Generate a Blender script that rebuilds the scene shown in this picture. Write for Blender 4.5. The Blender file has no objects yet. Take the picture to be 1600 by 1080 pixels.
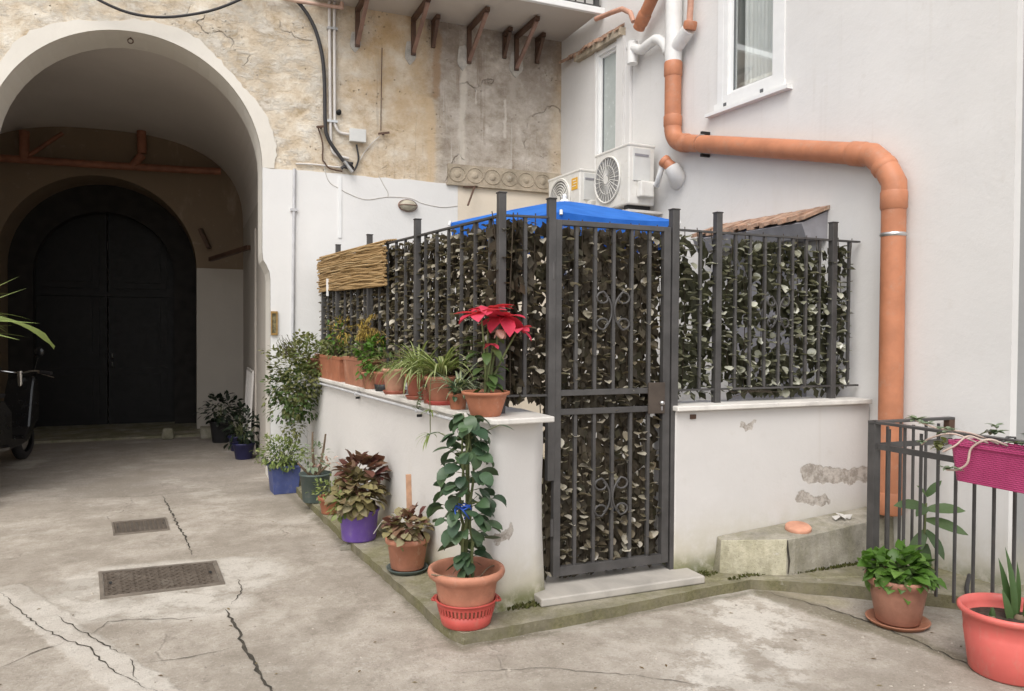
import bpy, bmesh, math, random
from mathutils import Vector, Matrix
from mathutils.geometry import tessellate_polygon
R = math.radians
random.seed(7)
scene = bpy.context.scene
COL = scene.collection

# ------------------------------------------------------------------ camera
CAM = Vector((0, 0, 1.6))
F0 = Vector((0.3877, 0.9218, 0)).normalized()
PITCH, ROLL = R(1.1), 0.006
fwd = (F0 * math.cos(PITCH) + Vector((0, 0, -math.sin(PITCH)))).normalized()
rt0 = fwd.cross(Vector((0, 0, 1))).normalized()
up0 = rt0.cross(fwd).normalized()
rt = (rt0 * math.cos(ROLL) + up0 * math.sin(ROLL)).normalized()
up = (up0 * math.cos(ROLL) - rt0 * math.sin(ROLL)).normalized()
cd = bpy.data.cameras.new('camera')
cam = bpy.data.objects.new('camera', cd)
COL.objects.link(cam)
cd.sensor_width = 36
cd.lens = 27.0
cd.clip_end = 500
m = Matrix((rt, up, -fwd)).transposed().to_4x4()
m.translation = CAM
cam.matrix_world = m
scene.camera = cam

# ------------------------------------------------------------------ world and light
SUN_EL, SUN_AZ = R(54), R(-142)          # azimuth measured clockwise from +Y
w = bpy.data.worlds.new('World')
scene.world = w
w.use_nodes = True
nt = w.node_tree
bg = nt.nodes['Background']
sky = nt.nodes.new('ShaderNodeTexSky')
sky.sky_type = 'NISHITA'
sky.sun_disc = False
sky.sun_elevation = SUN_EL
sky.sun_rotation = SUN_AZ
sky.air_density = 1.0
sky.dust_density = 3.0
sky.ozone_density = 1.0
hs = nt.nodes.new('ShaderNodeHueSaturation')
hs.inputs['Saturation'].default_value = 0.16     # overcast: a nearly white sky
nt.links.new(sky.outputs[0], hs.inputs['Color'])
nt.links.new(hs.outputs[0], bg.inputs['Color'])
bg.inputs['Strength'].default_value = 0.15
sd = bpy.data.lights.new('sun', 'SUN')
sd.energy = 0.82
sd.angle = R(38)
sd.color = (1.0, 0.94, 0.86)
sun = bpy.data.objects.new('sun', sd)
COL.objects.link(sun)
sdir = Vector((math.sin(SUN_AZ) * math.cos(SUN_EL), math.cos(SUN_AZ) * math.cos(SUN_EL), math.sin(SUN_EL)))
sun.rotation_euler = (sdir).to_track_quat('Z', 'Y').to_euler()
sun.location = (0, 0, 20)
vs = scene.view_settings
vs.view_transform = 'Standard'
vs.look = 'None'
vs.gamma = 1
vs.use_curve_mapping = False
vs.exposure = 0.66

# ------------------------------------------------------------------ measuring helpers
def ray(px, py):
    return rt * ((px - 800) / 1200) + up * ((540 - py) / 1200) + fwd
def at_z(px, py, z=0.0):
    d = ray(px, py); t = (z - CAM.z) / d.z
    return CAM + d * t
def at_v(px, py, a, b):
    """hit of a pixel's ray with the vertical plane through plan points a, b"""
    n = Vector((b[1] - a[1], a[0] - b[0], 0))
    d = ray(px, py); t = n.dot(Vector((a[0], a[1], 0)) - CAM) / n.dot(d)
    return CAM + d * t
def at_y(px, py, y):
    return at_v(px, py, (0, y), (1, y))

# ------------------------------------------------------------------ mesh helpers
class MB:
    def __init__(s):
        s.v = []; s.f = []; s.mi = []; s.sm = []
    def add(s, vs, fs, mi=0, smooth=False):
        o = len(s.v)
        s.v.extend([tuple(p) for p in vs])
        for f in fs:
            s.f.append([i + o for i in f]); s.mi.append(mi); s.sm.append(smooth)
    def box(s, lo, hi, mi=0, mat=None):
        x0, y0, z0 = lo; x1, y1, z1 = hi
        vs = [Vector(p) for p in ((x0,y0,z0),(x1,y0,z0),(x1,y1,z0),(x0,y1,z0),(x0,y0,z1),(x1,y0,z1),(x1,y1,z1),(x0,y1,z1))]
        if mat: vs = [mat @ p for p in vs]
        s.add(vs, [(0,3,2,1),(4,5,6,7),(0,1,5,4),(1,2,6,5),(2,3,7,6),(3,0,4,7)], mi)
    def bar(s, a, b, w, h=None, mi=0, upv=(0,0,1)):
        """rectangular bar from a to b, w across and h along the up direction"""
        a = Vector(a); b = Vector(b); h = h or w
        d = (b - a).normalized(); u = Vector(upv)
        if abs(d.dot(u)) > .95: u = Vector((0, 1, 0))
        sx = d.cross(u).normalized(); sy = sx.cross(d).normalized()
        q = [(-1,-1),(1,-1),(1,1),(-1,1)]
        vs = [a + sx*(i*w/2) + sy*(j*h/2) for i, j in q] + [b + sx*(i*w/2) + sy*(j*h/2) for i, j in q]
        s.add(vs, [(0,3,2,1),(4,5,6,7),(0,1,5,4),(1,2,6,5),(2,3,7,6),(3,0,4,7)], mi)
    def tube(s, pts, r, n=8, mi=0, caps=True, smooth=True):
        pts = [Vector(p) for p in pts]
        rr = r if isinstance(r, (list, tuple)) else [r] * len(pts)
        t0 = (pts[1] - pts[0]).normalized()
        ref = Vector((0,0,1)) if abs(t0.z) < .9 else Vector((1,0,0))
        u = t0.cross(ref).normalized(); rings = []
        for i, p in enumerate(pts):
            if i == 0: t = t0
            elif i == len(pts) - 1: t = (pts[i] - pts[i-1]).normalized()
            else: t = ((pts[i+1] - pts[i]).normalized() + (pts[i] - pts[i-1]).normalized()).normalized()
            u = (u - t * u.dot(t)).normalized(); v = t.cross(u)
            rings.append([p + (u*math.cos(2*math.pi*k/n) + v*math.sin(2*math.pi*k/n))*rr[i] for k in range(n)])
        vs = [p for rg in rings for p in rg]; fs = []
        for i in range(len(pts)-1):
            for k in range(n):
                fs.append((i*n+k, i*n+(k+1)%n, (i+1)*n+(k+1)%n, (i+1)*n+k))
        s.add(vs, fs, mi, smooth)
        if caps:
            s.add(rings[0], [tuple(range(n))[::-1]], mi); s.add(rings[-1], [tuple(range(n))], mi)
    def lathe(s, prof, n=32, c=(0,0,0), mi=0, sx=1, sy=1, smooth=True, wob=0, mat=None):
        """profile of (radius, z)"""
        vs = []; fs = []
        ph = random.random()*6
        for r, z in prof:
            for k in range(n):
                a = 2*math.pi*k/n
                q = r*(1 + wob*math.sin(2*a+ph))
                p = Vector((c[0]+q*sx*math.cos(a), c[1]+q*sy*math.sin(a), c[2]+z))
                vs.append(mat @ p if mat else p)
        for i in range(len(prof)-1):
            for k in range(n):
                fs.append((i*n+k, i*n+(k+1)%n, (i+1)*n+(k+1)%n, (i+1)*n+k))
        s.add(vs, fs, mi, smooth)
    def poly(s, outlines, fn, mi=0, flip=False):
        """flat polygon with holes; outlines are lists of 2D points, fn maps (a,b)->3D"""
        pl = [[Vector((p[0], p[1], 0)) for p in o] for o in outlines]
        tris = tessellate_polygon(pl)
        flat = [p for o in outlines for p in o]
        s.add([fn(*p) for p in flat], [t[::-1] if flip else t for t in tris], mi)
    def prism(s, outlines, fn, d0, d1, mi=0, side_mi=None):
        """outline extruded from depth d0 to d1; fn(a, b, d) -> 3D"""
        s.poly(outlines, lambda a, b: fn(a, b, d0), mi)
        s.poly(outlines, lambda a, b: fn(a, b, d1), mi, True)
        for k, o in enumerate(outlines):
            n = len(o)
            vs = [fn(p[0], p[1], d0) for p in o] + [fn(p[0], p[1], d1) for p in o]
            s.add(vs, [(i, (i+1) % n, n + (i+1) % n, n + i) for i in range(n)], mi if side_mi is None else side_mi)
    def leaf(s, base, d, nrm, L, W, droop=.3, fold=.25, n=4, mi=0, prof=None, stripes=None):
        """one leaf blade: midrib curve from base along d, drooping; nrm is the upper side"""
        base = Vector(base); d = Vector(d).normalized(); nrm = Vector(nrm)
        side = d.cross(nrm)
        if side.length < 1e-4: side = d.cross(Vector((.3,.5,.8)))
        side.normalize(); nrm = side.cross(d).normalized()
        prof = prof or (lambda t: math.sin(math.pi*min(1, t*.92+.08))**.8)
        p = base.copy(); dd = d.copy(); nn = nrm.copy()
        step = L/n; rows = []
        for i in range(n+1):
            t = i/n; wd = W/2*prof(t)
            rows.append((p.copy(), side*wd, nn*(fold*wd)))
            ax = droop/n
            dd = (dd - nn*ax).normalized(); nn = side.cross(dd).normalized()
            p = p + dd*step
        if stripes:
            vs = []
            for q, sd_, up_ in rows:
                vs += [q - sd_ + up_, q - sd_*.3, q + sd_*.3, q + sd_ + up_]
            for i in range(n):
                o = i*4
                for j, mm in enumerate(stripes):
                    s.add([vs[o+j], vs[o+j+1], vs[o+j+5], vs[o+j+4]], [(0,1,2,3)], mm, True)
            return
        vs = []; fs = []
        for q, sd_, up_ in rows:
            vs += [q - sd_ + up_, q, q + sd_ + up_]
        for i in range(n):
            o = i*3
            fs += [(o, o+1, o+4, o+3), (o+1, o+2, o+5, o+4)]
        s.add(vs, fs, mi, True)
    def build(s, name, mats, parent=None, loc=None, bevel=0, auto=None):
        me = bpy.data.meshes.new(name)
        me.from_pydata(s.v, [], s.f)
        if not isinstance(mats, (list, tuple)): mats = [mats]
        for mt in mats: me.materials.append(mt)
        me.polygons.foreach_set('material_index', s.mi)
        me.polygons.foreach_set('use_smooth', s.sm)
        me.update()
        bm = bmesh.new(); bm.from_mesh(me)
        if auto is not False and len(bm.verts) < 60000 and auto:
            bmesh.ops.remove_doubles(bm, verts=bm.verts, dist=1e-5)
            bmesh.ops.recalc_face_normals(bm, faces=bm.faces)
        bm.to_mesh(me); bm.free()
        o = bpy.data.objects.new(name, me)
        COL.objects.link(o)
        if parent: o.parent = parent
        if loc: o.location = loc
        if bevel:
            b = o.modifiers.new('bevel', 'BEVEL'); b.width = bevel; b.segments = 2; b.limit_method = 'ANGLE'; b.angle_limit = R(40)
        return o

def tag(o, label=None, cat=None, group=None, kind=None):
    if label: o['label'] = label
    if cat: o['category'] = cat
    if group: o['group'] = group
    if kind: o['kind'] = kind
    return o
def thing(name, label, cat, loc=(0,0,0), rz=0, group=None):
    o = bpy.data.objects.new(name, None)
    COL.objects.link(o)
    o.empty_display_size = .1
    o.location = loc; o.rotation_euler = (0, 0, rz)
    return tag(o, label, cat, group)
def rnd(a, b): return random.uniform(a, b)
def arc(c, r, a0, a1, n):
    return [(c[0] + r*math.cos(R(a0+(a1-a0)*i/n)), c[1] + r*math.sin(R(a0+(a1-a0)*i/n))) for i in range(n+1)]

# ------------------------------------------------------------------ shader helpers
class T:
    def __init__(s, name):
        s.m = bpy.data.materials.new(name); s.m.use_nodes = True
        s.t = s.m.node_tree; s.b = s.t.nodes['Principled BSDF']
        s.co = None
    def n(s, typ, **kw):
        x = s.t.nodes.new(typ)
        for k, v in kw.items(): setattr(x, k, v)
        return x
    def put(s, sock, v):
        if v is None: return
        if hasattr(v, 'is_linked') or isinstance(v, bpy.types.NodeSocket): s.t.links.new(v, sock)
        elif isinstance(v, (tuple, list)):
            sock.default_value = (*v, 1) if len(v) == 3 and len(sock.default_value) == 4 else v
        else: sock.default_value = v
    def obj(s):
        if s.co is None: s.co = s.n('ShaderNodeTexCoord')
        return s.co.outputs['Object']
    def world(s):
        return s.n('ShaderNodeNewGeometry').outputs['Position']
    def island(s):
        return s.n('ShaderNodeNewGeometry').outputs['Random Per Island']
    def scale(s, vec, sc, off=(0,0,0)):
        x = s.n('ShaderNodeMapping'); s.put(x.inputs[0], vec)
        x.inputs['Scale'].default_value = sc; x.inputs['Location'].default_value = off
        return x.outputs[0]
    def noise(s, vec, sc, det=6, rough=.6, dist=0):
        x = s.n('ShaderNodeTexNoise'); s.put(x.inputs['Vector'], vec)
        x.inputs['Scale'].default_value = sc; x.inputs['Detail'].default_value = det
        x.inputs['Roughness'].default_value = rough; x.inputs['Distortion'].default_value = dist
        return x.outputs['Fac']
    def noisec(s, vec, sc, det=4):
        x = s.n('ShaderNodeTexNoise'); s.put(x.inputs['Vector'], vec)
        x.inputs['Scale'].default_value = sc; x.inputs['Detail'].default_value = det
        return x.outputs['Color']
    def vor(s, vec, sc, feat='F1', out='Distance', rand=1):
        x = s.n('ShaderNodeTexVoronoi', feature=feat); s.put(x.inputs['Vector'], vec)
        x.inputs['Scale'].default_value = sc; x.inputs['Randomness'].default_value = rand
        return x.outputs[out]
    def ma(s, op, a, b=None, c=None, clamp=False):
        x = s.n('ShaderNodeMath', operation=op, use_clamp=clamp)
        s.put(x.inputs[0], a); s.put(x.inputs[1], b); s.put(x.inputs[2], c)
        return x.outputs[0]
    def vm(s, op, a, b=None, out=0):
        x = s.n('ShaderNodeVectorMath', operation=op)
        s.put(x.inputs[0], a); s.put(x.inputs[1], b)
        return x.outputs[out]
    def mr(s, v, a, b, c=0, d=1, smooth=True):
        x = s.n('ShaderNodeMapRange', interpolation_type='SMOOTHSTEP' if smooth else 'LINEAR')
        s.put(x.inputs[0], v)
        for i, q in enumerate((a, b, c, d)): x.inputs[i+1].default_value = q
        return x.outputs[0]
    def mix(s, f, a, b, mode='MIX'):
        x = s.n('ShaderNodeMix', data_type='RGBA', blend_type=mode)
        s.put(x.inputs[0], f); s.put(x.inputs[6], a); s.put(x.inputs[7], b)
        return x.outputs[2]
    def ramp(s, f, stops, interp='LINEAR'):
        x = s.n('ShaderNodeValToRGB'); s.put(x.inputs[0], f)
        e = x.color_ramp.elements; x.color_ramp.interpolation = interp
        while len(e) < len(stops): e.new(.5)
        for el, (p, c) in zip(e, stops):
            el.position = p; el.color = (*c, 1)
        return x.outputs[0]
    def sep(s, vec):
        x = s.n('ShaderNodeSeparateXYZ'); s.put(x.inputs[0], vec); return x.outputs
    def bump(s, h, st=.3, dist=.01, nrm=None):
        x = s.n('ShaderNodeBump'); s.put(x.inputs['Height'], h)
        x.inputs['Strength'].default_value = st; x.inputs['Distance'].default_value = dist
        if nrm is not None: s.put(x.inputs['Normal'], nrm)
        s.put(s.b.inputs['Normal'], x.outputs[0]); return x.outputs[0]
    def seg(s, vec, a, b):
        """distance from vec to the segment a-b"""
        a = Vector(a); b = Vector(b); ab = b - a
        pa = s.vm('SUBTRACT', vec, tuple(a))
        h = s.ma('MULTIPLY', s.vm('DOT_PRODUCT', pa, tuple(ab), out=1), 1/max(ab.length_squared, 1e-9), clamp=True)
        sc = s.n('ShaderNodeVectorMath', operation='SCALE'); sc.inputs[0].default_value = ab; s.put(sc.inputs['Scale'], h)
        return s.vm('LENGTH', s.vm('SUBTRACT', pa, sc.outputs[0]), out=1)
    def wobble(s, vec, sc, amt):
        c = s.vm('SUBTRACT', s.noisec(vec, sc), (.5,.5,.5))
        x = s.n('ShaderNodeVectorMath', operation='SCALE'); s.put(x.inputs[0], c); x.inputs['Scale'].default_value = amt*2
        return s.vm('ADD', vec, x.outputs[0])
    def out(s, col=None, rough=None, metal=None, spec=None):
        s.put(s.b.inputs['Base Color'], col); s.put(s.b.inputs['Roughness'], rough)
        s.put(s.b.inputs['Metallic'], metal); s.put(s.b.inputs['Specular IOR Level'], spec)
        return s.m

def simple(name, col, rough=.6, metal=0, var=.15, sc=8, bump=0, bsc=60, spec=.4, dirt=None, splash=None):
    t = T(name); o = t.obj()
    f = t.noise(o, sc, 5)
    c = t.mix(t.mr(f, .3, .7), tuple(q*(1-var) for q in col), tuple(min(1, q*(1+var)) for q in col))
    if dirt:
        c = t.mix(t.mr(t.noise(o, sc*1.7, 8, .7), .52, .75), c, dirt)
    if splash:   # dried soil and lime splashes, heaviest low on the pot
        z = t.sep(o)[2]
        k = t.ma('MULTIPLY', t.mr(z, .0, .16, 1, .25), t.mr(t.noise(t.scale(o, (1,1,.7)), 17, 10, .75), .50, .68))
        c = t.mix(t.ma('MULTIPLY', k, .55), c, splash)
        c = t.mix(t.mr(t.noise(t.scale(o, (7,7,1)), 6, 6, .7), .55, .75, 0, .22), c, splash)
    if bump: t.bump(t.noise(o, bsc, 4), bump, .004)
    return t.out(c, t.mr(t.noise(o, sc*2, 3), .2, .8, rough*.85, min(1, rough*1.15)), metal, spec)

def leafmat(name, cols, rough=.45, spec=.4, trans=.25):
    """leaf colours spread over the separate blades"""
    t = T(name)
    r = t.island()
    k = len(cols)
    c = t.ramp(r, [(i/max(1, k-1), q) for i, q in enumerate(cols)])
    f = t.noise(t.obj(), 45, 3)
    c = t.mix(t.mr(f, .35, .7, 0, .35), c, t.mix(1, c, (.75,.8,.6), 'MULTIPLY'))
    t.out(c, rough, 0, spec)
    tr = t.n('ShaderNodeBsdfTranslucent'); t.put(tr.inputs[0], t.mix(1, c, (1.0, 1.1, .6), 'MULTIPLY'))
    mx = t.n('ShaderNodeMixShader'); mx.inputs[0].default_value = trans
    t.t.links.new(t.b.outputs[0], mx.inputs[1]); t.t.links.new(tr.outputs[0], mx.inputs[2])
    t.t.links.new(mx.outputs[0], t.t.nodes['Material Output'].inputs[0])
    return t.m
# ------------------------------------------------------------------ key places (metres; the back wall runs along X, Y goes into the picture)
YB = 8.4
def wallx(y): return 4.714 - .066*y
A0 = (wallx(YB), YB); A1 = (wallx(3.06), 3.06)
adir = (Vector((*A1, 0)) - Vector((*A0, 0))).normalized()      # along the white wall, towards the camera
anrm = Vector((adir.y, -adir.x, 0)); anrm = anrm if anrm.x < 0 else -anrm
def onA(px, py, off=0.0):
    """pixel -> point on the white wall, off metres in front of it"""
    o = anrm * off
    return at_v(px, py, (A0[0]+o.x, A0[1]+o.y), (A1[0]+o.x, A1[1]+o.y))
def onB(px, py, off=0.0): return at_y(px, py, YB - off)
ZC = 1.125; ZW = .06
WL0 = Vector((1.48, 3.80, 0)); WL1 = Vector((1.13, YB, 0))      # outer edge of the ledge on the low wall
FL0 = Vector((1.65, 4.09, 0)); FL1 = Vector((1.285, 8.12, 0))   # line of the fence on it

# ------------------------------------------------------------------ materials of the setting
def mat_ground():
    t = T('concrete_ground'); p = t.world()
    pw = t.wobble(p, 2.2, .10); pf = t.wobble(t.wobble(p, 5, .05), 18, .025)
    n1 = t.noise(p, .8, 8, .62); n2 = t.noise(t.scale(p, (1.15, 1.0, 1)), 3.1, 14, .78, .15); n3 = t.noise(p, 40, 4, .7)
    c = t.ramp(n2, [(.30, (.215,.183,.147)), (.44, (.35,.307,.257)), (.55, (.425,.378,.322)), (.70, (.52,.47,.41))])
    c = t.mix(t.mr(n1, .46, .66), c, (.30, .262, .215))
    st = t.noise(t.scale(p, (1.4, 1.0, 1)), 4.2, 12, .78, .2)
    c = t.mix(t.mr(st, .55, .72, 0, .75), c, (.20,.172,.140))
    lt = t.noise(t.scale(p, (1.2, 1.0, 1), (5,3,0)), 3.6, 13, .78, .2)
    c = t.mix(t.mr(lt, .56, .70, 0, .8), c, (.50,.46,.41))
    # trodden dirt before and inside the archway
    ys = t.sep(pw)
    dirt = t.ma('MULTIPLY', t.mr(ys[1], 7.2, 9.2), t.mr(t.noise(t.scale(p, (1,3,1)), 1.6, 8, .7), .25, .7, .45, 1))
    c = t.mix(t.ma('MULTIPLY', dirt, .6), c, (.235,.208,.188))
    # light cement round the manhole and the repair band
    g = lambda x, y: tuple(at_z(x, y))
    halo = t.mr(t.ma('SUBTRACT', t.seg(pf, g(190, 912), g(345, 900)), 0), .36, .47, 1, 0)
    halo2 = t.mr(t.seg(pf, g(175, 950), g(330, 945)), .16, .30, 1, 0)
    hm = t.ma('MULTIPLY', t.ma('MAXIMUM', halo, halo2), t.mr(t.noise(p, 5, 8, .7), .36, .55, .15, 1))
    c = t.mix(t.ma('MULTIPLY', hm, .85), c, (.58,.54,.48))
    band = t.mr(t.seg(pf, g(10, 922), g(300, 1130)), .085, .115, 1, 0)
    c = t.mix(t.ma('MULTIPLY', band, .85), c, t.mix(t.mr(t.noise(p, 7, 6), .35, .65), (.50,.455,.40), (.58,.54,.48)))
    # pale wash of cement on the right
    wash = t.ma('MULTIPLY', t.mr(t.seg(pw, g(1180, 945), g(1140, 1120)), .16, .40, 1, 0), t.mr(t.noise(p, 4, 10, .74), .44, .53))
    c = t.mix(t.ma('MULTIPLY', wash, .85), c, (.62,.58,.52))
    # mossy damp line along the kerbs and the gutter line on the right
    mk0 = t.mr(t.seg(pw, g(1195, 925), g(1300, 940)), .02, .14, 1, 0); c = t.mix(t.ma('MULTIPLY', mk0, .5), c, (.30,.27,.14))
    mo = t.mr(t.seg(pf, g(1200, 928), g(1420, 1000)), .05, .12, 1, 0)
    mo = t.ma('MAXIMUM', mo, t.mr(t.seg(pf, g(1420, 1000), g(1640, 1085)), .035, .09, 1, 0))
    c = t.mix(t.ma('MULTIPLY', mo, .75), c, (.155,.135,.085))
    mk = t.mr(t.seg(pf, g(722, 1013), g(1180, 923)), .0, .07, 1, 0)
    mk = t.ma('MAXIMUM', mk, t.mr(t.seg(pf, g(722, 1013), g(450, 770)), .0, .08, 1, 0))
    c = t.mix(t.ma('MULTIPLY', mk, .7), c, (.13,.115,.075))
    # fine grit and pits
    c = t.mix(t.mr(n3, .58, .75, 0, .45), c, (.16,.14,.12))
    ag = t.vor(p, 95, 'F1', 'Color'); av = t.sep(ag)[0]
    c = t.mix(t.mr(av, .80, .95, 0, .16), c, (.62,.58,.52)); c = t.mix(t.mr(av, .14, .04, 0, .22), c, (.15,.13,.11))
    c = t.mix(t.mr(t.noise(p, 170, 3, .7), .55, .8, 0, .25), c, (.20,.18,.155))
    bl = t.noise(t.scale(p, (1,1,1), (9,4,0)), 1.15, 10, .68); c = t.mix(t.mr(bl, .50, .57, 0, .38), c, (.25,.215,.175)); c = t.mix(t.mr(bl, .43, .36, 0, .45), c, (.53,.485,.425))
    pit = t.mr(t.vor(p, 34), .06, .16, 1, 0)
    pitm = t.ma('MULTIPLY', pit, t.mr(t.noise(p, 3, 3), .5, .66))
    c = t.mix(t.ma('MULTIPLY', pitm, .6), c, (.14,.12,.10))
    # hairline cracks
    ck = t.mr(t.vor(t.wobble(p, 3, .25), .55, 'DISTANCE_TO_EDGE'), .0, .010, 1, 0)
    ck = t.ma('MULTIPLY', ck, t.mr(t.noise(p, .9, 3), .5, .6))
    c = t.mix(t.ma('MULTIPLY', ck, .12), c, (.12,.10,.085))
    h = t.ma('ADD', t.ma('MULTIPLY', n3, .4), t.ma('ADD', n2, t.ma('MULTIPLY', t.ma('ADD', pitm, ck), -.7)))
    h = t.ma('ADD', h, t.ma('MULTIPLY', t.ma('ADD', hm, band), .5))
    h = t.ma('ADD', h, t.ma('MULTIPLY', t.noise(p, 120, 4, .75), .5))
    t.bump(h, .65, .014)
    return t.out(c, .88, 0, .25)

def wall_paint(name, base=(.80,.785,.765), marks=(), moss=0.0, mossz=.06, dirt=.5, drips=0.0):
    """painted plaster; marks = list of (points, radius) where the paint has come off"""
    t = T(name); p = t.world(); pw = t.wobble(p, 3, .05); pf = t.wobble(t.wobble(p, 8, .075), 30, .018)
    n = t.noise(p, 1.1, 7, .6); nf = t.noise(p, 26, 5, .6)
    c = t.mix(t.mr(n, .3, .7), tuple(q*.93 for q in base), base)
    c = t.mix(t.mr(t.noise(t.scale(p, (1.5,1.5,.5)), 1.7, 8, .7), .55, .75, 0, .30*dirt), c, (.58,.52,.44))
    c = t.mix(t.mr(t.noise(p, 5, 9, .75), .58, .72, 0, .34*dirt), c, (.50,.46,.41))
    c = t.mix(t.mr(t.noise(p, 45, 6, .75), .62, .74, 0, .25*dirt), c, (.45,.41,.36))
    if drips:
        st = t.noise(t.scale(p, (9, 9, .35)), 1.4, 6, .6)
        c = t.mix(t.mr(st, .58, .76, 0, drips), c, (.46,.41,.34))
    z = t.sep(pw)[2]
    h = t.ma('ADD', t.ma('MULTIPLY', nf, .35), t.ma('MULTIPLY', t.noise(t.scale(p, (1,1,1)), 4.5, 9, .7), 1.4))
    if moss:
        low = t.ma('MULTIPLY', t.mr(z, mossz+.02, mossz+.45, 1, 0), t.mr(t.noise(p, 3.5, 8, .7), .26, .58))
        c = t.mix(t.ma('MULTIPLY', low, min(.8, .65*moss)), c, (.43,.385,.255))
        lo2 = t.ma('MULTIPLY', t.mr(z, mossz+.0, mossz+.14, 1, 0), t.mr(t.noise(p, 8, 8, .7), .30, .58))
        c = t.mix(t.ma('MULTIPLY', lo2, .85*moss), c, (.145,.150,.055))
    for pts, rad in marks:
        d = None
        for a, b in zip(pts[:-1], pts[1:]):
            q = t.seg(pf, tuple(a), tuple(b)); d = q if d is None else t.ma('MINIMUM', d, q)
        k = t.mr(d, rad*.92, rad*1.04, 1, 0)
        cm = t.mix(t.mr(t.noise(p, 22, 8, .7), .38, .62), (.30,.265,.23), (.52,.475,.43))
        c = t.mix(k, c, cm)
        h = t.ma('ADD', h, t.ma('MULTIPLY', k, -2.2))
        h = t.ma('ADD', h, t.ma('MULTIPLY', t.ma('MULTIPLY', k, t.noise(p, 60, 4, .7)), .8))
    t.bump(h, .26, .014)
    return t.out(c, .82, 0, .25)

def mat_old_plaster():
    t = T('old_plaster'); p = t.world(); pw = t.wobble(p, 1.6, .12)
    x, y, z = t.sep(pw)
    n1 = t.noise(p, 1.5, 9, .66, .1); n2 = t.noise(t.scale(p, (1,1,1.3)), 4.6, 12, .74, .12); n3 = t.noise(p, 30, 5, .7)
    beige = t.ramp(n2, [(.34, (.46,.36,.235)), (.45, (.64,.535,.405)), (.54, (.74,.655,.53)), (.66, (.84,.785,.69))])
    gold = t.ramp(n1, [(.32, (.45,.29,.145)), (.5, (.60,.43,.25)), (.66, (.77,.63,.45))])
    grey = t.ramp(n2, [(.34, (.32,.265,.21)), (.48, (.47,.41,.345)), (.58, (.56,.50,.435)), (.70, (.70,.65,.585))])
    # ochre zone high up under the balcony, grey cement right of it
    k1 = t.ma('MULTIPLY', t.mr(x, 1.35, 1.9), t.mr(z, 3.3, 4.6, .30, 1))
    k1 = t.ma('MULTIPLY', k1, t.mr(t.noise(p, 2.2, 7, .65), .33, .60, .25, 1))
    c = t.mix(k1, beige, gold)
    k2 = t.ma('MULTIPLY', t.mr(x, 2.42, 2.68), t.mr(t.noise(p, 1.9, 7, .7), .28, .42, .55, 1))
    k2 = t.ma('MULTIPLY', k2, t.mr(x, 3.95, 4.12, 1, .35))
    c = t.mix(k2, c, grey)
    c = t.mix(t.mr(t.noise(t.scale(p, (1,1,1), (4,0,2)), .9, 6, .6), .52, .70, 0, .45), c, (.47,.40,.31))
    dk = t.ma('MULTIPLY', t.mr(z, 4.15, 4.85), t.ma('MULTIPLY', t.mr(x, 2.3, 2.8), t.mr(t.noise(p, 2.8, 9, .72), .32, .6)))
    c = t.mix(t.ma('MULTIPLY', dk, .75), c, (.22,.175,.14))
    # flaked pale remains of paint on the left
    fl = t.ma('MULTIPLY', t.mr(t.noise(t.scale(p, (1,1,1.7), (2,0,0)), 3.2, 12, .76, .15), .47, .61), t.mr(x, .9, 2.3, .75, .08))
    c = t.mix(fl, c, (.72,.675,.60))
    # water runs below the brackets
    st = t.noise(t.scale(p, (5, 5, .35)), 1.5, 9, .72)
    c = t.mix(t.ma('MULTIPLY', t.mr(st, .55, .68, 0, .75), t.mr(x, 1.6, 2.4)), c, (.25,.19,.14))
    st2 = t.noise(t.scale(p, (10, 10, .3), (3,0,0)), 1.3, 7, .65)
    c = t.mix(t.ma('MULTIPLY', t.mr(st2, .60, .68, 0, .8), t.mr(x, 2.4, 2.8)), c, (.62,.585,.53))
    pq = t.wobble(t.wobble(p, 6, .05), 22, .02)
    for a_, b_, r_, cl_ in (((723,108),(721,262),.045,(.70,.645,.56)), ((788,158),(789,214),.018,(.70,.65,.58)), ((744,140),(743,170),.014,(.68,.63,.56)), ((684,52),(681,150),.05,(.37,.235,.13)), ((672,160),(674,280),.06,(.66,.50,.32)), ((806,110),(800,150),.05,(.50,.445,.385))):
        k = t.mr(t.seg(pq, tuple(onB(*a_)), tuple(onB(*b_))), r_*.4, r_*1.3, .7, 0)
        c = t.mix(k, c, cl_)
    # cracks and pits
    ck = t.mr(t.vor(t.wobble(p, 2.5, .3), 1.5, 'DISTANCE_TO_EDGE'), 0, .016, 1, 0)
    ck = t.ma('MULTIPLY', ck, t.mr(t.noise(p, 1.7, 3), .57, .66))
    c = t.mix(t.ma('MULTIPLY', ck, .4), c, (.20,.15,.11))
    c = t.mix(t.mr(t.noise(p, 55, 6, .75), .58, .74, 0, .4), c, (.33,.26,.19))
    pit = t.ma('MULTIPLY', t.mr(t.vor(p, 16), .05, .17, 1, 0), t.mr(t.noise(p, 2.5, 4), .48, .62))
    c = t.mix(t.ma('MULTIPLY', pit, .65), c, (.21,.165,.125))
    h = t.ma('ADD', t.ma('MULTIPLY', n3, .3), t.ma('ADD', n2, t.ma('MULTIPLY', fl, .35)))
    h = t.ma('SUBTRACT', h, t.ma('ADD', ck, pit))
    t.bump(h, .8, .035)
    return t.out(c, .92, 0, .2)

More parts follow.
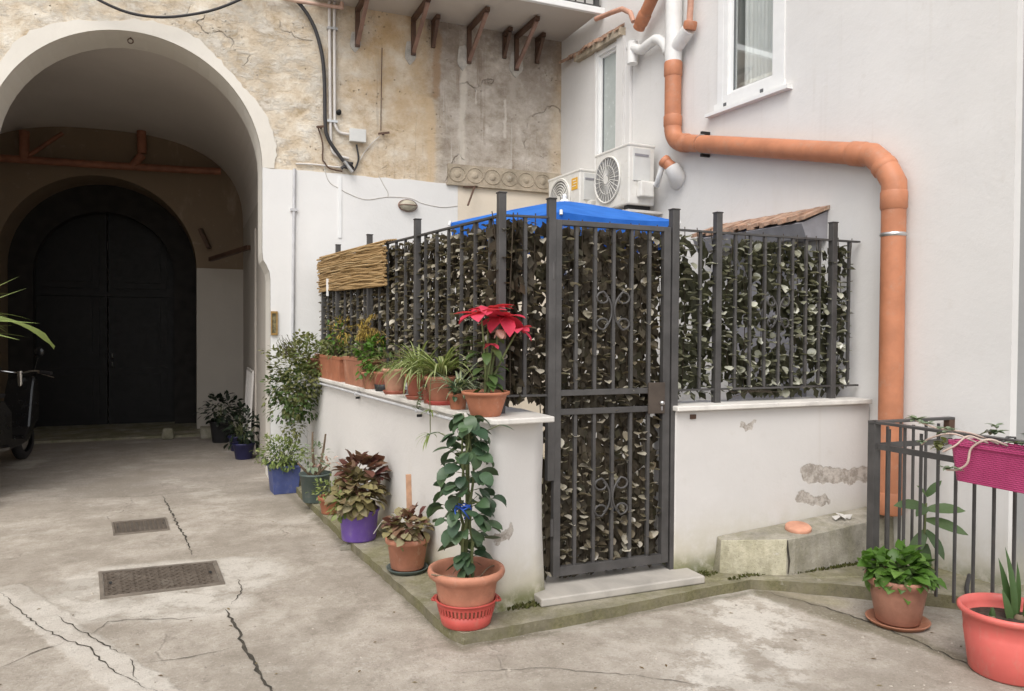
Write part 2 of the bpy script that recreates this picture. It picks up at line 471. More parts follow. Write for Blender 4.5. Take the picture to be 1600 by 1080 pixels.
def mat_moss_concrete(name, base, mossy=.7, light=.5):
    t = T(name); p = t.world()
    n = t.noise(p, 6, 10, .72); nf = t.noise(p, 60, 4, .7)
    c = t.ramp(n, [(.3, tuple(q*.6 for q in base)), (.5, base), (.72, tuple(min(1, q*1.4) for q in base))])
    ms = t.mr(t.noise(t.scale(p, (1,1,.5)), 2.4, 9, .7), .38, .62)
    c = t.mix(t.ma('MULTIPLY', ms, mossy), c, t.mix(t.mr(nf, .3, .7), (.115,.108,.045), (.215,.20,.105)))
    c = t.mix(t.ma('MULTIPLY', t.mr(t.noise(p, 9, 8, .75), .60, .68), light), c, (.52,.49,.43))
    c = t.mix(t.mr(t.vor(p, 55), .08, .22, .45, 0), c, (.09,.08,.06))
    t.bump(t.ma('ADD', n, t.ma('MULTIPLY', nf, .6)), .7, .012)
    return t.out(c, .92, 0, .2)

def mat_marble(name='marble', base=(.66,.63,.585)):
    t = T(name); p = t.world()
    n = t.noise(p, 3, 8, .65, 1.2)
    c = t.ramp(n, [(.3, tuple(q*.78 for q in base)), (.5, base), (.7, tuple(min(1, q*1.15) for q in base))])
    c = t.mix(t.mr(t.noise(p, 14, 8, .7), .58, .72, 0, .5), c, (.36,.32,.26))
    t.bump(t.noise(p, 40, 4), .15, .004)
    return t.out(c, .55, 0, .4)

def mat_terracotta(name, col, chalk=.3, gloss=.65):
    t = T(name); o = t.obj()
    n = t.noise(o, 7, 7, .65)
    c = t.mix(t.mr(n, .3, .7), tuple(q*.8 for q in col), tuple(min(1, q*1.12) for q in col))
    c = t.mix(t.mr(t.noise(t.scale(o, (1,1,.6)), 11, 9, .72), .55, .72, 0, chalk), c, (.60,.47,.38))
    c = t.mix(t.mr(t.noise(o, 5, 6), .6, .75, 0, .5), c, tuple(q*.5 for q in col))
    t.bump(t.noise(o, 80, 4), .15, .003)
    return t.out(c, gloss, 0, .35)

def mat_iron(name='iron', col=(.074,.070,.068), rust=.3):
    t = T(name); o = t.world()
    c = t.mix(t.mr(t.noise(o, 6, 6), .3, .7), tuple(q*.8 for q in col), tuple(q*1.25 for q in col))
    c = t.mix(t.mr(t.noise(o, 22, 9, .75), .62, .74, 0, rust), c, (.11,.062,.038))
    t.bump(t.noise(o, 90, 3), .12, .002)
    return t.out(c, .5, .15, .45)

M = {}
M['ground'] = mat_ground()
M['plaster'] = mat_old_plaster()
M['dado'] = wall_paint('white_dado_paint', (.77,.76,.745), moss=.5, mossz=0, dirt=.35)
M['surround'] = wall_paint('arch_surround_paint', (.74,.70,.63), dirt=1.0)
M['cream'] = wall_paint('cream_paint', (.76,.67,.55), dirt=.8)
mA = [([onA(1236, 170), onA(1241, 212)], .012)]
M['wallA'] = wall_paint('white_wall_paint', (.705,.69,.672), moss=.75, mossz=.06, dirt=.6, drips=.16)
YR = 4.02      # outer face of the right-hand low wall
oR = lambda x, y: at_y(x, y, YR)
mR = [([oR(1262, 741), oR(1300, 745), oR(1368, 738)], .062), ([oR(1252, 776), oR(1285, 785)], .045), ([oR(1158, 667), oR(1176, 661)], .016)]
M['lowR'] = wall_paint('low_wall_paint', (.64,.615,.592), mR, moss=1.0, mossz=.10, dirt=.8, drips=.15)
fr = lambda x, y: at_y(x, y, 3.88)
mL = [([fr(778, 842), fr(798, 830), fr(806, 822)], .035)]
M['lowL'] = wall_paint('low_wall_paint_front', (.685,.66,.633), mL, moss=1.1, mossz=.06, dirt=.7, drips=.12)
M['walk'] = mat_moss_concrete('mossy_walkway', (.285,.26,.20), .72, .6)
M['block'] = mat_moss_concrete('old_concrete_block', (.34,.315,.265), .55, .6)
M['marble'] = mat_marble()
M['thresh'] = mat_marble('threshold_stone', (.43,.40,.36))
M['iron'] = mat_iron()
M['pinkpipe'] = simple('pale_pink_pipe', (.58,.40,.32), .5)
M['pvcpale'] = simple('faded_orange_pipe', (.50,.27,.19), .5)
M['rustpipe'] = M['pvcpale']
M['rust'] = mat_iron('rusty_iron', (.10,.055,.036), .8)
M['rustlight'] = mat_iron('pale_rusty_iron', (.26,.16,.125), .6)
M['pvc'] = simple('orange_pvc', (.47,.19,.10), .5, var=.12, sc=6, spec=.4, dirt=(.44,.235,.155))
M['pvcw'] = simple('white_painted_pvc', (.74,.73,.71), .5, var=.05)
M['steel'] = simple('galvanised_steel', (.55,.55,.55), .35, .9, .1)
M['white'] = simple('white_lacquer', (.78,.78,.77), .4, var=.03)
M['acw'] = simple('off_white_metal', (.72,.70,.655), .45, var=.05, dirt=(.60,.56,.49))
M['acg'] = simple('pale_grey_plastic', (.62,.62,.60), .5, var=.04)
M['dark'] = simple('black_void', (.02,.02,.02), .8)
M['cable'] = simple('black_cable', (.035,.033,.035), .55)
M['conduit'] = simple('grey_conduit', (.50,.50,.51), .5, var=.08)
M['conduitw'] = simple('pale_conduit', (.62,.59,.56), .5, var=.08)
M['wire'] = simple('pale_wire', (.50,.47,.43), .6)
M['vault'] = wall_paint('vault_paint', (.64,.59,.54), dirt=.8)
M['dimpvc'] = simple('darkened_orange_pipe', (.26,.105,.06), .6, var=.2)  # orange pvc colour darkened to suit the dim passage
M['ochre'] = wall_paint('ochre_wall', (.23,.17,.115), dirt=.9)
M['passw'] = wall_paint('passage_paint', (.50,.455,.40), dirt=.8)
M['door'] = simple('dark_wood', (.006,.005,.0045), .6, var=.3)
M['tile'] = simple('broken_roof_tile', (.37,.235,.165), .9, var=.35, sc=14, bump=.7, bsc=45, dirt=(.50,.43,.35))
M['greypaint'] = simple('grey_paint', (.27,.265,.285), .6, var=.1)
M['greywall'] = wall_paint('grey_wall', (.30,.30,.295), dirt=.9, moss=.6)
M['soffit'] = wall_paint('balcony_soffit', (.55,.50,.45), dirt=1.2)
M['ironcover'] = None

# ------------------------------------------------------------------ ground, walkway
mb = MB(); mb.add([(-40,-30,0),(40,-30,0),(40,40,0),(-40,40,0)], [(0,1,2,3)])
tag(mb.build('ground', M['ground']), kind='structure')

# raised walkway round the little yard, with a real kerb
kerb = [(0.93, YB), (.95, 7.9), (1.0, 6.9), (1.09, 5.5), (1.16, 4.7), (1.235, 3.80), (1.285, 3.665), (1.6, 3.67), (1.92, 3.69), (2.4, 3.73), (3.0, 3.79), (3.22, 3.80),
        (3.42, 3.66), (3.76, 3.37), (4.05, 3.12), (4.38, 2.75), (4.9, 2.6), (7.5, 2.6), (7.5, 3.2), (4.9, 3.2), (4.6, YB)]
def densify(pts, step, jit):
    out = []
    for i, a in enumerate(pts):
        b = pts[(i+1) % len(pts)]
        n = max(1, int(math.hypot(b[0]-a[0], b[1]-a[1])/step))
        for k in range(n):
            j = jit if k else jit*.3
            out.append((a[0]+(b[0]-a[0])*k/n + rnd(-j, j), a[1]+(b[1]-a[1])*k/n + rnd(-j, j)))
    return out
kd = [p for p in densify(kerb[:17] + [kerb[17]], .07, .006)]
kd = kd[:1 + max(i for i, p in enumerate(kd) if math.hypot(p[0]-7.5, p[1]-2.6) < .03)] + kerb[18:]
mb = MB()
mb.poly([kd], lambda a, b: (a, b, ZW + (.018 if (a > 3.3) else 0)*min(1, (a-3.3)/.3 if a > 3.3 else 0)))
n = len(kd)
def kz(a): return ZW + (.018*min(1, (a-3.3)/.3) if a > 3.3 else 0)
vs_ = []
for a, b in kd: vs_ += [(a, b, kz(a)), (a, b, -.02)]
mb.add(vs_, [(2*i, 2*i+1, 2*((i+1)%n)+1, 2*((i+1)%n)) for i in range(n)], 1)
M['kerbface'] = mat_moss_concrete('mossy_kerb_face', (.185,.165,.115), .8, .3)
o = mb.build('walkway', [M['walk'], M['kerbface']], auto=True, bevel=.012); tag(o, kind='structure')

# ------------------------------------------------------------------ old building at the back, with its archway and passage
back = thing('old_building', 'old courtyard building with peeling ochre plaster above a white painted base and a wide archway', 'building', (0, YB, 0))
def P(o): # child keeps world placement
    par = o.parent
    chain = Vector((0,0,0))
    while par is not None:
        chain += par.location; par = par.parent
    o.location = o.location - chain
    return o
AC, AR, AS = -.51, 1.215, 3.28       # archway: centre, radius, springing
def arch_open():
    pts = [(.785, -.05), (.785, 2.12), (.775, 2.2), (.745, 2.27), (.715, 2.32), (.705, 2.40)]
    pts += [(AC + AR*math.cos(R(a)), AS + AR*math.sin(R(a))) for a in range(0, 181, 6)]
    pts += [(AC - AR, -.05)]
    return pts
outer = [(-9, -.05), (-9, 7.5), (A0[0]+.25, 7.5), (A0[0]+.25, -.05)]
mb = MB()
op = arch_open()
o2 = [(-9, -.05), (-9, 7.5), (A0[0]+.25, 7.5), (A0[0]+.25, -.05)] + op[0:]
mb.prism([o2], lambda a, b, d: (a, d, b), YB, YB+.5, 0)
P(mb.build('wall', M['plaster'], back, auto=True))
# pale painted band round the arch, its outer edge ragged, 8 mm proud, with the lining of the arch in the same paint
inn = [(AC + AR*math.cos(R(a)), AS + AR*math.sin(R(a))) for a in range(0, 181, 4)]
outb = []
for a in range(0, 181, 2):
    rr = AR + .125 + .035*math.sin(a*.11) + rnd(-.012, .012)
    outb.append((AC + rr*math.cos(R(a)), AS + rr*math.sin(R(a))))
mb = MB()
ring = [(.705, 3.281)] + inn[1:] + [(AC-AR, -.05)] + [(AC-AR-.16, -.05)] + outb[::-1] + [(AC+AR+.16, 3.281)]
mb.prism([ring], lambda a, b, d: (a, d, b), YB-.010, YB+.01, 0)
n_ = len(op)
lin = [(p[0] - .004*(1 if p[0] > AC else -1), p[1]-(.004 if p[1] > 3.3 else 0)) for p in op]
mb.add([(a, YB-.009, b) for a, b in lin] + [(a, YB+.5, b) for a, b in lin], [(i, i+1, n_+i+1, n_+i) for i in range(n_-1)])
P(mb.build('arch_surround', M['surround'], back, auto=False))
# white painted base right of the arch
mb = MB()
dz = 3.28
dado = [(.785, -.05), (.785, 2.12), (.775, 2.2), (.745, 2.27), (.715, 2.32), (.705, 2.40), (.705, dz+.0)]
x = .8
while x < 2.84:
    dado.append((x, dz + rnd(-.012, .006))); x += .12
dado += [(2.84, dz-.02), (2.84, -.05)]
mb.prism([dado], lambda a, b, d: (a, d, b), YB-.018, YB+.0, 0)
P(mb.build('painted_base', M['dado'], back, auto=True))
mb = MB(); mb.box((2.84, YB-.013, -.05), (A0[0]+.02, YB, 3.27))
P(mb.build('cream_panel', M['cream'], back))
# ornamental band above the cream panel
mb = MB()
fx0, fx1, fz0, fz1 = 2.72, A0[0]+.0, 3.275, 3.50
mb.box((fx0, YB-.03, fz0), (fx1, YB, fz1))
x = fx0 + .11
while x < fx1 - .05:
    c = (x, (fz0+fz1)/2)
    ringp = [(c[0]+.10*math.cos(R(a)), YB-.032, c[1]+.085*math.sin(R(a))) for a in range(0, 361, 20)]
    mb.tube(ringp, .007, 5, caps=False)
    mb.lathe([(0,.016),(.03,.012),(.045,.0)], 10, (0,0,0), mat=Matrix.Translation((c[0], YB-.03, c[1])) @ Matrix.Rotation(R(90), 4, 'X'))
    x += .215
mb.bar((fx0-.02, YB-.035, fz0-.005), (fx1, YB-.035, fz0-.005), .05, .03)
M['frieze'] = mat_moss_concrete('ornament_plaster', (.45,.38,.295), .12, .7)
P(mb.build('ornament_band', M['frieze'], back, auto=True))

# passage: side walls, vault, far wall with a second arch, dark wooden gate
PX0, PX1, PS, PY1 = -3.15, .80, 3.2, 13.0
pc, pr = (PX0+PX1)/2, (PX1-PX0)/2
def vz(x): return PS + 1.37*max(0, 1-abs((x-pc)/pr)**2.6)**(1/2.6)
mb = MB()
xs = [pc + pr*math.cos(R(a)) for a in range(0, 181, 5)]
ys = [YB+.5, YB+1.6, YB+1.62, YB+2.0, YB+2.02, PY1]
dr = [0, 0, 0, 0, 0, 0]
vs_ = [(x, y, vz(x)-q) for y, q in zip(ys, dr) for x in xs]
k = len(xs)
mb.add(vs_, [(j*k+i, j*k+i+1, (j+1)*k+i+1, (j+1)*k+i) for j in range(len(ys)-1) for i in range(k-1)], 0, False)
P(mb.build('passage_vault', M['vault'], back, auto=False))
mb = MB()
mb.add([(PX1, YB+.5, -.05), (PX1, PY1, -.05), (PX1, PY1, PS), (PX1, YB+.5, PS)], [(0,1,2,3)])
mb.box((PX1-.02, 10.4, 0), (PX1+.02, 10.5, 2.9))
P(mb.build('passage_wall', M['passw'], back, auto=False))
mb = MB(); mb.add([(PX0, YB+.5, -.05), (PX0, PY1, -.05), (PX0, PY1, PS), (PX0, YB+.5, PS)], [(3,2,1,0)])
P(mb.build('passage_wall', M['passw'], back, auto=False))
IC, IR, IS = -1.22, 1.33, 2.55
iop = [(IC+IR, -.05)] + [(IC + IR*math.cos(R(a)), IS + IR*math.sin(R(a))) for a in range(0, 181, 6)] + [(IC-IR, -.05)]
o3 = [(PX0-.1, -.05), (PX0-.1, 5), (PX1+.1, 5), (PX1+.1, -.05)] + iop
mb = MB(); mb.prism([o3], lambda a, b, d: (a, d, b), PY1, PY1+.8, 0)
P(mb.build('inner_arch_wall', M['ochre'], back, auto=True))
mb = MB(); mb.prism([[(IC+IR+.0, -.05), (IC+IR, 2.55), (PX1, 2.55), (PX1, -.05)]], lambda a, b, d: (a, d, b), PY1-.012, PY1, 0)
P(mb.build('painted_pier', M['passw'], back, auto=True))
mb = MB()
jop = [(IC+1.0, -.05)] + [(IC + 1.0*math.cos(R(a)), 2.45 + 1.0*math.sin(R(a))) for a in range(0, 181, 6)] + [(IC-1.0, -.05)]
o4 = [(IC-IR-.2, -.05), (IC-IR-.2, 5), (IC+IR+.2, 5), (IC+IR+.2, -.05)] + jop
mb.prism([o4], lambda a, b, d: (a, d, b), PY1+.8, PY1+1.05, 0)
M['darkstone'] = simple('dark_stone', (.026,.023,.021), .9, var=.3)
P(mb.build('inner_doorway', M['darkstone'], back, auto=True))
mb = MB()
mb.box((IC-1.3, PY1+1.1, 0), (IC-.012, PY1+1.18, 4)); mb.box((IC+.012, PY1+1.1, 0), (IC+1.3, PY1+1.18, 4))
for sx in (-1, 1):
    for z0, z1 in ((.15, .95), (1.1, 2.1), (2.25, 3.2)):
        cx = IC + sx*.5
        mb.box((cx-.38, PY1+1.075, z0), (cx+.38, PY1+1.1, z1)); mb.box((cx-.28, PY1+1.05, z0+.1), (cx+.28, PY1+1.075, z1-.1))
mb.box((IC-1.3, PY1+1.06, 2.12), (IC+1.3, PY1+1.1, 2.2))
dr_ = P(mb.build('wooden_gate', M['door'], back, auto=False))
for z in (.98, 1.12):
    mb = MB(); mb.tube([(IC+.07, PY1+1.1, z), (IC+.07, PY1+1.03, z), (IC+.07, PY1+1.03, z+.07)], .012, 6)
    P(mb.build('gate_handle', M['steel'], dr_))
# low step at the gate
mb = MB(); mb.box((PX0, 12.3, -.05), (PX1, PY1+1.1, .035)); P(mb.build('passage_step', M['walk'], back, bevel=.01))
# unseen slab and walls added to keep sky light out of the passage
mb = MB(); mb.box((-9, YB+.5, 5.2), (A0[0]+.25, 15.2, 5.4)); mb.box((-9, 14.8, -.05), (A0[0]+.25, 15.2, 5.2)); mb.box((-9,YB+.5,-.05),(-8.8,14.8,5.2)); mb.box((A0[0]+.05,YB+.5,-.05),(A0[0]+.25,14.8,5.2))
P(mb.build('sky_cover', M['vault'], back, auto=False))

# iron ring under the crown of the arch
mb = MB()
mb.tube([(AC-.02+.024*math.cos(R(a)), YB+.16, AS+AR-.04+.024*math.sin(R(a))) for a in range(-60, 301, 20)], .006, 6)
mb.tube([(AC-.02, YB+.16, AS+AR+.01), (AC-.02, YB+.16, AS+AR-.02)], .006, 6)
P(mb.build('iron_ring', M['rust'], back))

# balcony with rusty brackets
bz = 5.095
by0 = 7.50
slab = MB()
slab.box((1.25, by0, bz), (wallx(YB)+.0, YB, bz+.03))
slab = slab
so = P(slab.build('balcony', M['soffit'], back, auto=True))
mb = MB(); mb.box((1.2, by0-.05, bz-.015), (wallx(by0)-.0, by0, bz+.055)); mb.box((1.2, by0, bz+.03), (wallx(YB)-.0, YB, bz+.055))
P(mb.build('balcony_edge', M['white'], so, auto=True, bevel=.006))
mb = MB()
mb.bar((1.2, by0+.03, bz+.085), (wallx(by0)-.02, by0+.03, bz+.085), .03)
mb.bar((1.2, by0+.03, bz+1.1), (wallx(by0)-.02, by0+.03, bz+1.1), .04)
x = 1.25
while x < 4.15:
    mb.bar((x, by0+.03, bz+.055), (x, by0+.03, bz+1.1), .016); x += .115
mb.bar((4.15, by0+.03, bz+.055), (4.15, by0+.03, bz+1.15), .05)
P(mb.build('railing', M['iron'], so))
t_ = T('dark_green_net'); M['net'] = t_.out((.012,.030,.028), .7)
mb = MB(); mb.box((1.25, by0+.055, bz+.075), (3.75, by0+.06, bz+1.05)); P(mb.build('screen_net', M['net'], so))
def bracket(px, long):
    """triangular angle-iron bracket; px = where it meets the wall"""
    p = onB(px, 80); x = p.x
    L = .62 if long else .22
    H = .42 if long else .30
    mb = MB()
    w_ = .05 if long else .045
    z1 = bz - .012
    mb.bar((x, YB-.005, z1-.025), (x, YB-L, z1-.025), w_, .045)
    mb.bar((x, YB-.025, z1-.05), (x, YB-.025, z1-H), w_, .03, upv=(0,1,0))
    mb.bar((x, YB-L+.03, z1-.05), (x, YB-.03, z1-H+.03), w_*.8, .03, 1)
    return P(mb.build('bracket', [M['rust'], M['rustlight'] if long else M['rust']], so))
for px, lg in ((558, 1), (645, 1), (676, 0), (732, 1), (787, 0), (806, 1), (838, 0)):
    bracket(px, lg)
# cement pads under the long brackets
M['pad'] = mat_moss_concrete('cement_pad', (.50,.47,.425), .03, .3)
for px, py, rx, rz in ((555, 65, .06, .11), (641, 82, .065, .13), (723, 90, .07, .14), (806, 100, .09, .15)):
    c = onB(px, py); mb = MB()
    mb.prism([[(c.x + rx*math.cos(R(a))*(1+.12*math.sin(a)), c.z + rz*math.sin(R(a))*(1+.1*math.cos(a*2))) for a in range(0, 360, 18)]], lambda a, b, d: (a, d, b), YB-.012, YB)
    P(mb.build('cement_pad', M['pad'], back, auto=True))

# ------------------------------------------------------------------ white building on the right
white = thing('white_building', 'tall white painted house wall with two windows along the right of the courtyard', 'building', (A1[0], A1[1], 0))
LA = (Vector((*A0,0)) - Vector((*A1,0))).length
def fa(s, z, d=0.0):
    """s metres from the near corner along the white wall, z up, d behind its face"""
    p = Vector((*A1, 0)) - adir*s - anrm*d
    return Vector((p.x, p.y, z))
def s_of(p): return (Vector((p[0], p[1], 0)) - Vector((*A1, 0))).dot(-adir)
# window openings
wb0, wb1 = s_of(onA(1213, 128)), s_of(onA(1133, 160)); wbz = 3.64
wn0, wn1 = s_of(onA(966, 200)), s_of(onA(932, 230)); wnz0, wnz1 = 3.15, 4.70
mb = MB()
holes = [[(wb0,wbz),(wb1,wbz),(wb1,5.0),(wb0,5.0)], [(wn0,wnz0),(wn1,wnz0),(wn1,wnz1),(wn0,wnz1)]]
mb.prism([[(0,-.05),(LA,-.05),(LA,7.5),(0,7.5)]] + holes, lambda a, b, d: fa(a, b, d), 0, .3, 0)
P(mb.build('wall', M['wallA'], white, auto=True))
mb = MB(); c0 = fa(.0, 0, .002)
mb.box((c0.x+.001, c0.y+.004, -.05), (8, c0.y+.3, 7.5)); mb.box((7.7, c0.y+.3, -.05), (8, 9, 7.5))
P(mb.build('side_wall', M['greywall'], white, auto=True))
mb = MB(); a_ = fa(LA, 7.5); mb.add([fa(-.0, 7.49, .1), (8, 3.05, 7.49), (8, 9, 7.49), fa(LA, 7.49, .1)], [(0,1,2,3)]); P(mb.build('roof', M['greywall'], white, auto=False))
t_ = T('window_glass')
gl = t_.n('ShaderNodeBsdfGlossy'); gl.inputs['Roughness'].default_value = .03; gl.inputs[0].default_value = (.9,.95,.97,1)
tr = t_.n('ShaderNodeBsdfTransparent'); tr.inputs[0].default_value = (.97,.98,.97,1)
fz0 = t_.n('ShaderNodeFresnel'); fz0.inputs[0].default_value = 1.45
fz = t_.n('ShaderNodeMath', operation='MULTIPLY'); fz.inputs[1].default_value = .35; t_.t.links.new(fz0.outputs[0], fz.inputs[0])
mx = t_.n('ShaderNodeMixShader')
for a_, b_ in ((fz.outputs[0], mx.inputs[0]), (tr.outputs[0], mx.inputs[1]), (gl.outputs[0], mx.inputs[2]), (mx.outputs[0], t_.t.nodes['Material Output'].inputs[0])): t_.t.links.new(a_, b_)
M['glass'] = t_.m
M['curtain'] = simple('curtain', (.88,.88,.87), .9, var=.04)
M['frosted'] = simple('frosted_glass', (.46,.50,.485), .25, var=.05, spec=.5)
M['gasket'] = simple('dark_gasket', (.13,.135,.14), .5)
def fbar(mb, s0, z0, s1, z1, d0, d1, mi=0):
    q = [fa(s, z, d) for d in (d0, d1) for s, z in ((s0,z0),(s1,z0),(s1,z1),(s0,z1))]
    mb.add(q, [(0,1,2,3),(7,6,5,4),(0,4,5,1),(1,5,6,2),(2,6,7,3),(3,7,4,0)], mi)
def window(s0, s1, z0, z1, plain, fw=.055):
    mb = MB()
    fbar(mb, s0, z0, s1, z0+fw, -.01, .09); fbar(mb, s0, z1-fw, s1, z1, -.01, .09)
    fbar(mb, s0, z0+fw, s0+fw, z1-fw, -.01, .09); fbar(mb, s1-fw, z0+fw, s1, z1-fw, -.01, .09)
    g = fw + .03
    fbar(mb, s0+fw, z0+fw, s1-fw, z0+g, .02, .07); fbar(mb, s0+fw, z1-g, s1-fw, z1-fw, .02, .07)
    fbar(mb, s0+fw, z0+g, s0+g, z1-g, .02, .07); fbar(mb, s1-g, z0+g, s1-fw, z1-g, .02, .07)
    f = P(mb.build('window', M['white'], white, auto=True, bevel=.004))
    mb = MB(); fbar(mb, s0+g-.012, z0+g-.012, s1-g+.012, z1-g+.012, .045, .05)
    pn = P(mb.build('pane', M['frosted'] if plain else M['glass'], f))
    mb = MB()
    fbar(mb, s0+g, z0+g, s0+g+.008, z1-g, .032, .046); fbar(mb, s1-g-.008, z0+g, s1-g, z1-g, .032, .046)
    fbar(mb, s0+g, z0+g, s1-g, z0+g+.008, .032, .046)
    P(mb.build('gasket', M['gasket'], f))
    return f
wf = window(wb0-.02, wb1+.02, wbz-.02, 5.02, False)
# curtain with folds, dark sheet behind standing for the unlit room
mb = MB(); nn = 60
for i in range(nn):
    pass
row = []
for i in range(nn+1):
    s = wb1 - .13 - (wb1 - wb0 - .13)*i/nn
    row.append((s, .10 + .014*math.sin(i*1.15) + .008*math.sin(i*2.6)))
mb.add([fa(s, wbz, d) for s, d in row] + [fa(s, 5.02, d) for s, d in row], [(i, i+1, nn+2+i, nn+1+i) for i in range(nn)], 0, True)
P(mb.build('curtain', M['curtain'], wf, auto=False))
mb = MB(); fbar(mb, wb0-.3, wbz-.3, wb1+.3, 5.3, .301, .32); P(mb.build('dark_backing', M['gasket'], white))
mb = MB(); fbar(mb, wb0-.17, wbz-.115, wb1+.20, wbz-.085, -.06, .0); fbar(mb, wb0-.10, wbz-.085, wb1+.12, wbz-.02, -.022, .0)
for s in (wb0+.12, wb1-.04): fbar(mb, s, wbz-.062, s+.035, wbz-.035, -.026, -.02, 1)
fbar(mb, wb0-.09, wbz-.02, wb0-.02, 5.3, -.012, 0); fbar(mb, wb1+.02, wbz-.02, wb1+.09, 5.3, -.012, 0)
P(mb.build('window_sill', [M['white'], M['gasket']], white, auto=True))
window(wn0, wn1, wnz0, wnz1, True, .04)
mb = MB(); fbar(mb, wn0-.12, wnz0, wn0-.0, wnz1+.05, -.03, 0); fbar(mb, wn1, wnz0, wn1+.03, wnz1+.05, -.02, 0); P(mb.build('window_reveal', M['wallA'], white, auto=True))
def canopy(s0, s1, zb, proj, drop, name='tile_canopy'):
    """little sloping roof of broken tiles on the wall"""
    mb = MB(); nseg = int((s1-s0)/.045)
    for i in range(nseg):
        a = s0 + (s1-s0)*i/nseg; b = s0 + (s1-s0)*(i+1)/nseg
        e = proj + rnd(-.035, .02); th = rnd(.022, .042); dz = rnd(-.003, .003)
        q = [fa(a, zb+dz, 0), fa(b, zb+dz, 0), fa(b, zb-drop+dz, -e), fa(a, zb-drop+dz, -e)]
        q2 = [v - Vector((0,0,th)) for v in q]
        mb.add(q+q2, [(0,3,2,1),(4,5,6,7),(3,7,6,2),(0,4,7,3),(1,2,6,5)])
    return mb
c0_ = s_of(onA(1297, 322)); c1_ = s_of(onA(1120, 360))
cp = P(canopy(c0_, c1_, 2.555, .28, .10).build('tile_canopy', M['tile'], white))
mb = MB()
q = [fa(c0_+.02, 2.515, 0), fa(c1_, 2.515, 0), fa(c1_, 2.405, -.27), fa(c0_+.02, 2.405, -.27)]
q2 = [fa(c0_+.02, 2.30, 0), fa(c1_, 2.30, 0), fa(c1_, 2.30, -.22), fa(c0_+.02, 2.30, -.22)]
mb.add(q+q2, [(0,3,2,1),(4,5,6,7),(3,7,6,2),(0,4,7,3),(1,2,6,5)])
P(mb.build('canopy_soffit', M['greypaint'], cp, auto=True))
d0_ = s_of(onA(976, 48)); d1_ = s_of(onA(886, 93))
P(canopy(d0_, d1_, 4.86, .10, .06).build('tile_canopy', M['tile'], white))
mb = MB(); fbar(mb, d0_-.02, 4.72, d1_-.28, 4.80, -.07, 0); P(mb.build('lintel', M['frieze'], white, auto=True))
# white vertical strip beside the narrow window
mb = MB(); s = s_of(onA(986, 150)); fbar(mb, s-.03, 2.8, s+.02, 4.6, -.035, 0); P(mb.build('wall_strip', M['wallA'], white, auto=True, bevel=.006))
# doorway below the tile canopy, and a pale door (mostly hidden by the leaves)
mb = MB(); fbar(mb, c0_+.2, 0.06, c0_+1.05, 2.28, -.012, 0); P(mb.build('yard_door', M['greypaint'], white, auto=True))
# ------------------------------------------------------------------ low walls of the little yard
def fence_x(y): return FL0.x + (FL1.x-FL0.x)*(y-FL0.y)/(FL1.y-FL0.y)
def ledge_x(y): return WL0.x + (WL1.x-WL0.x)*(y-WL0.y)/(WL1.y-WL0.y)
lw = thing('low_wall', 'low white wall with pale stone capping, carrying a row of flower pots left of the iron gate', 'wall', (1.55, 4.0, 0))
prof = [(1.875, 4.0), (1.80, 3.965), (1.70, 3.93), (1.62, 3.895), (1.565, 3.885), (1.53, 3.90), (1.515, 3.95), (1.50, 4.15), (1.16, YB-.02), (1.48, YB-.02), (1.80, 4.30), (1.875, 4.30)]
mb = MB()
pd = densify(prof, .12, .0)
zs = [0, .06, .12, .25, .45, .7, .95, ZC-.03]
bat = [.035, .022, .012, .006, .003, 0, 0, 0]
cx, cy = 1.6, 5.5
vs_ = []
for z, b in zip(zs, bat):
    for (x, y) in pd:
        dx = -1 if x < fence_x(y) + .05 else 1
        vs_.append((x + (b*dx if y < 8.2 else 0) + .004*math.sin(z*9+y*3), y - (b if y < 4.05 else 0) + .003*math.sin(z*7+x*9), z))
n = len(pd)
mb.add(vs_, [(j*n+i, j*n+(i+1)%n, (j+1)*n+(i+1)%n, (j+1)*n+i) for j in range(len(zs)-1) for i in range(n)], 0, True)
P(mb.build('wall', M['lowL'], lw, auto=True))
cap = [(1.875, 3.835), (1.52, 3.80), (1.485, 3.83), (WL1.x, YB-.02), (1.50, YB-.02), (1.86, 4.32), (1.875, 4.32)]
mb = MB(); mb.prism([cap], lambda a, b, d: (a, b, d), ZC-.032, ZC)
P(mb.build('capping', M['marble'], lw, auto=True, bevel=.007))
# grey conduit under the capping, with clips
mb = MB()
a = Vector((ledge_x(3.98)-.0, 3.98, ZC-.055)); b = Vector((ledge_x(8.3)+.0, 8.3, ZC-.055))
mb.tube([a, b], .011, 8)
for k in (.22, .56, .87):
    q = a.lerp(b, k)
    mb.box((q.x-.014, q.y-.012, q.z-.014), (q.x+.03, q.y+.012, q.z+.014)); mb.box((q.x-.004, q.y-.014, q.z-.045), (q.x+.03, q.y-.004, q.z-.027), 1)
P(mb.build('conduit', [M['conduit'], M['dark']], lw))

rw = thing('low_wall', 'low white wall with flaking plaster and stone capping between the iron gate and the orange drainpipe', 'wall', (3.5, 4.1, 0))
xr = wallx(4.1)-.0
mb = MB(); mb.box((2.80, YR, 0), (xr, 4.26, ZC-.02))
P(mb.build('wall', M['lowR'], rw, auto=True, bevel=.012))
mb = MB(); mb.box((2.785, YR-.05, ZC-.02), (xr-.03, 4.29, ZC+.012))
P(mb.build('capping', M['marble'], rw, auto=True, bevel=.006))
mb = MB(); q = Vector((2.93, YR-.012, ZC-.06)); mb.box((q.x-.02, q.y-.0, q.z-.014), (q.x+.02, q.y+.02, q.z+.014))
P(mb.build('wall_hook', M['rust'], rw))

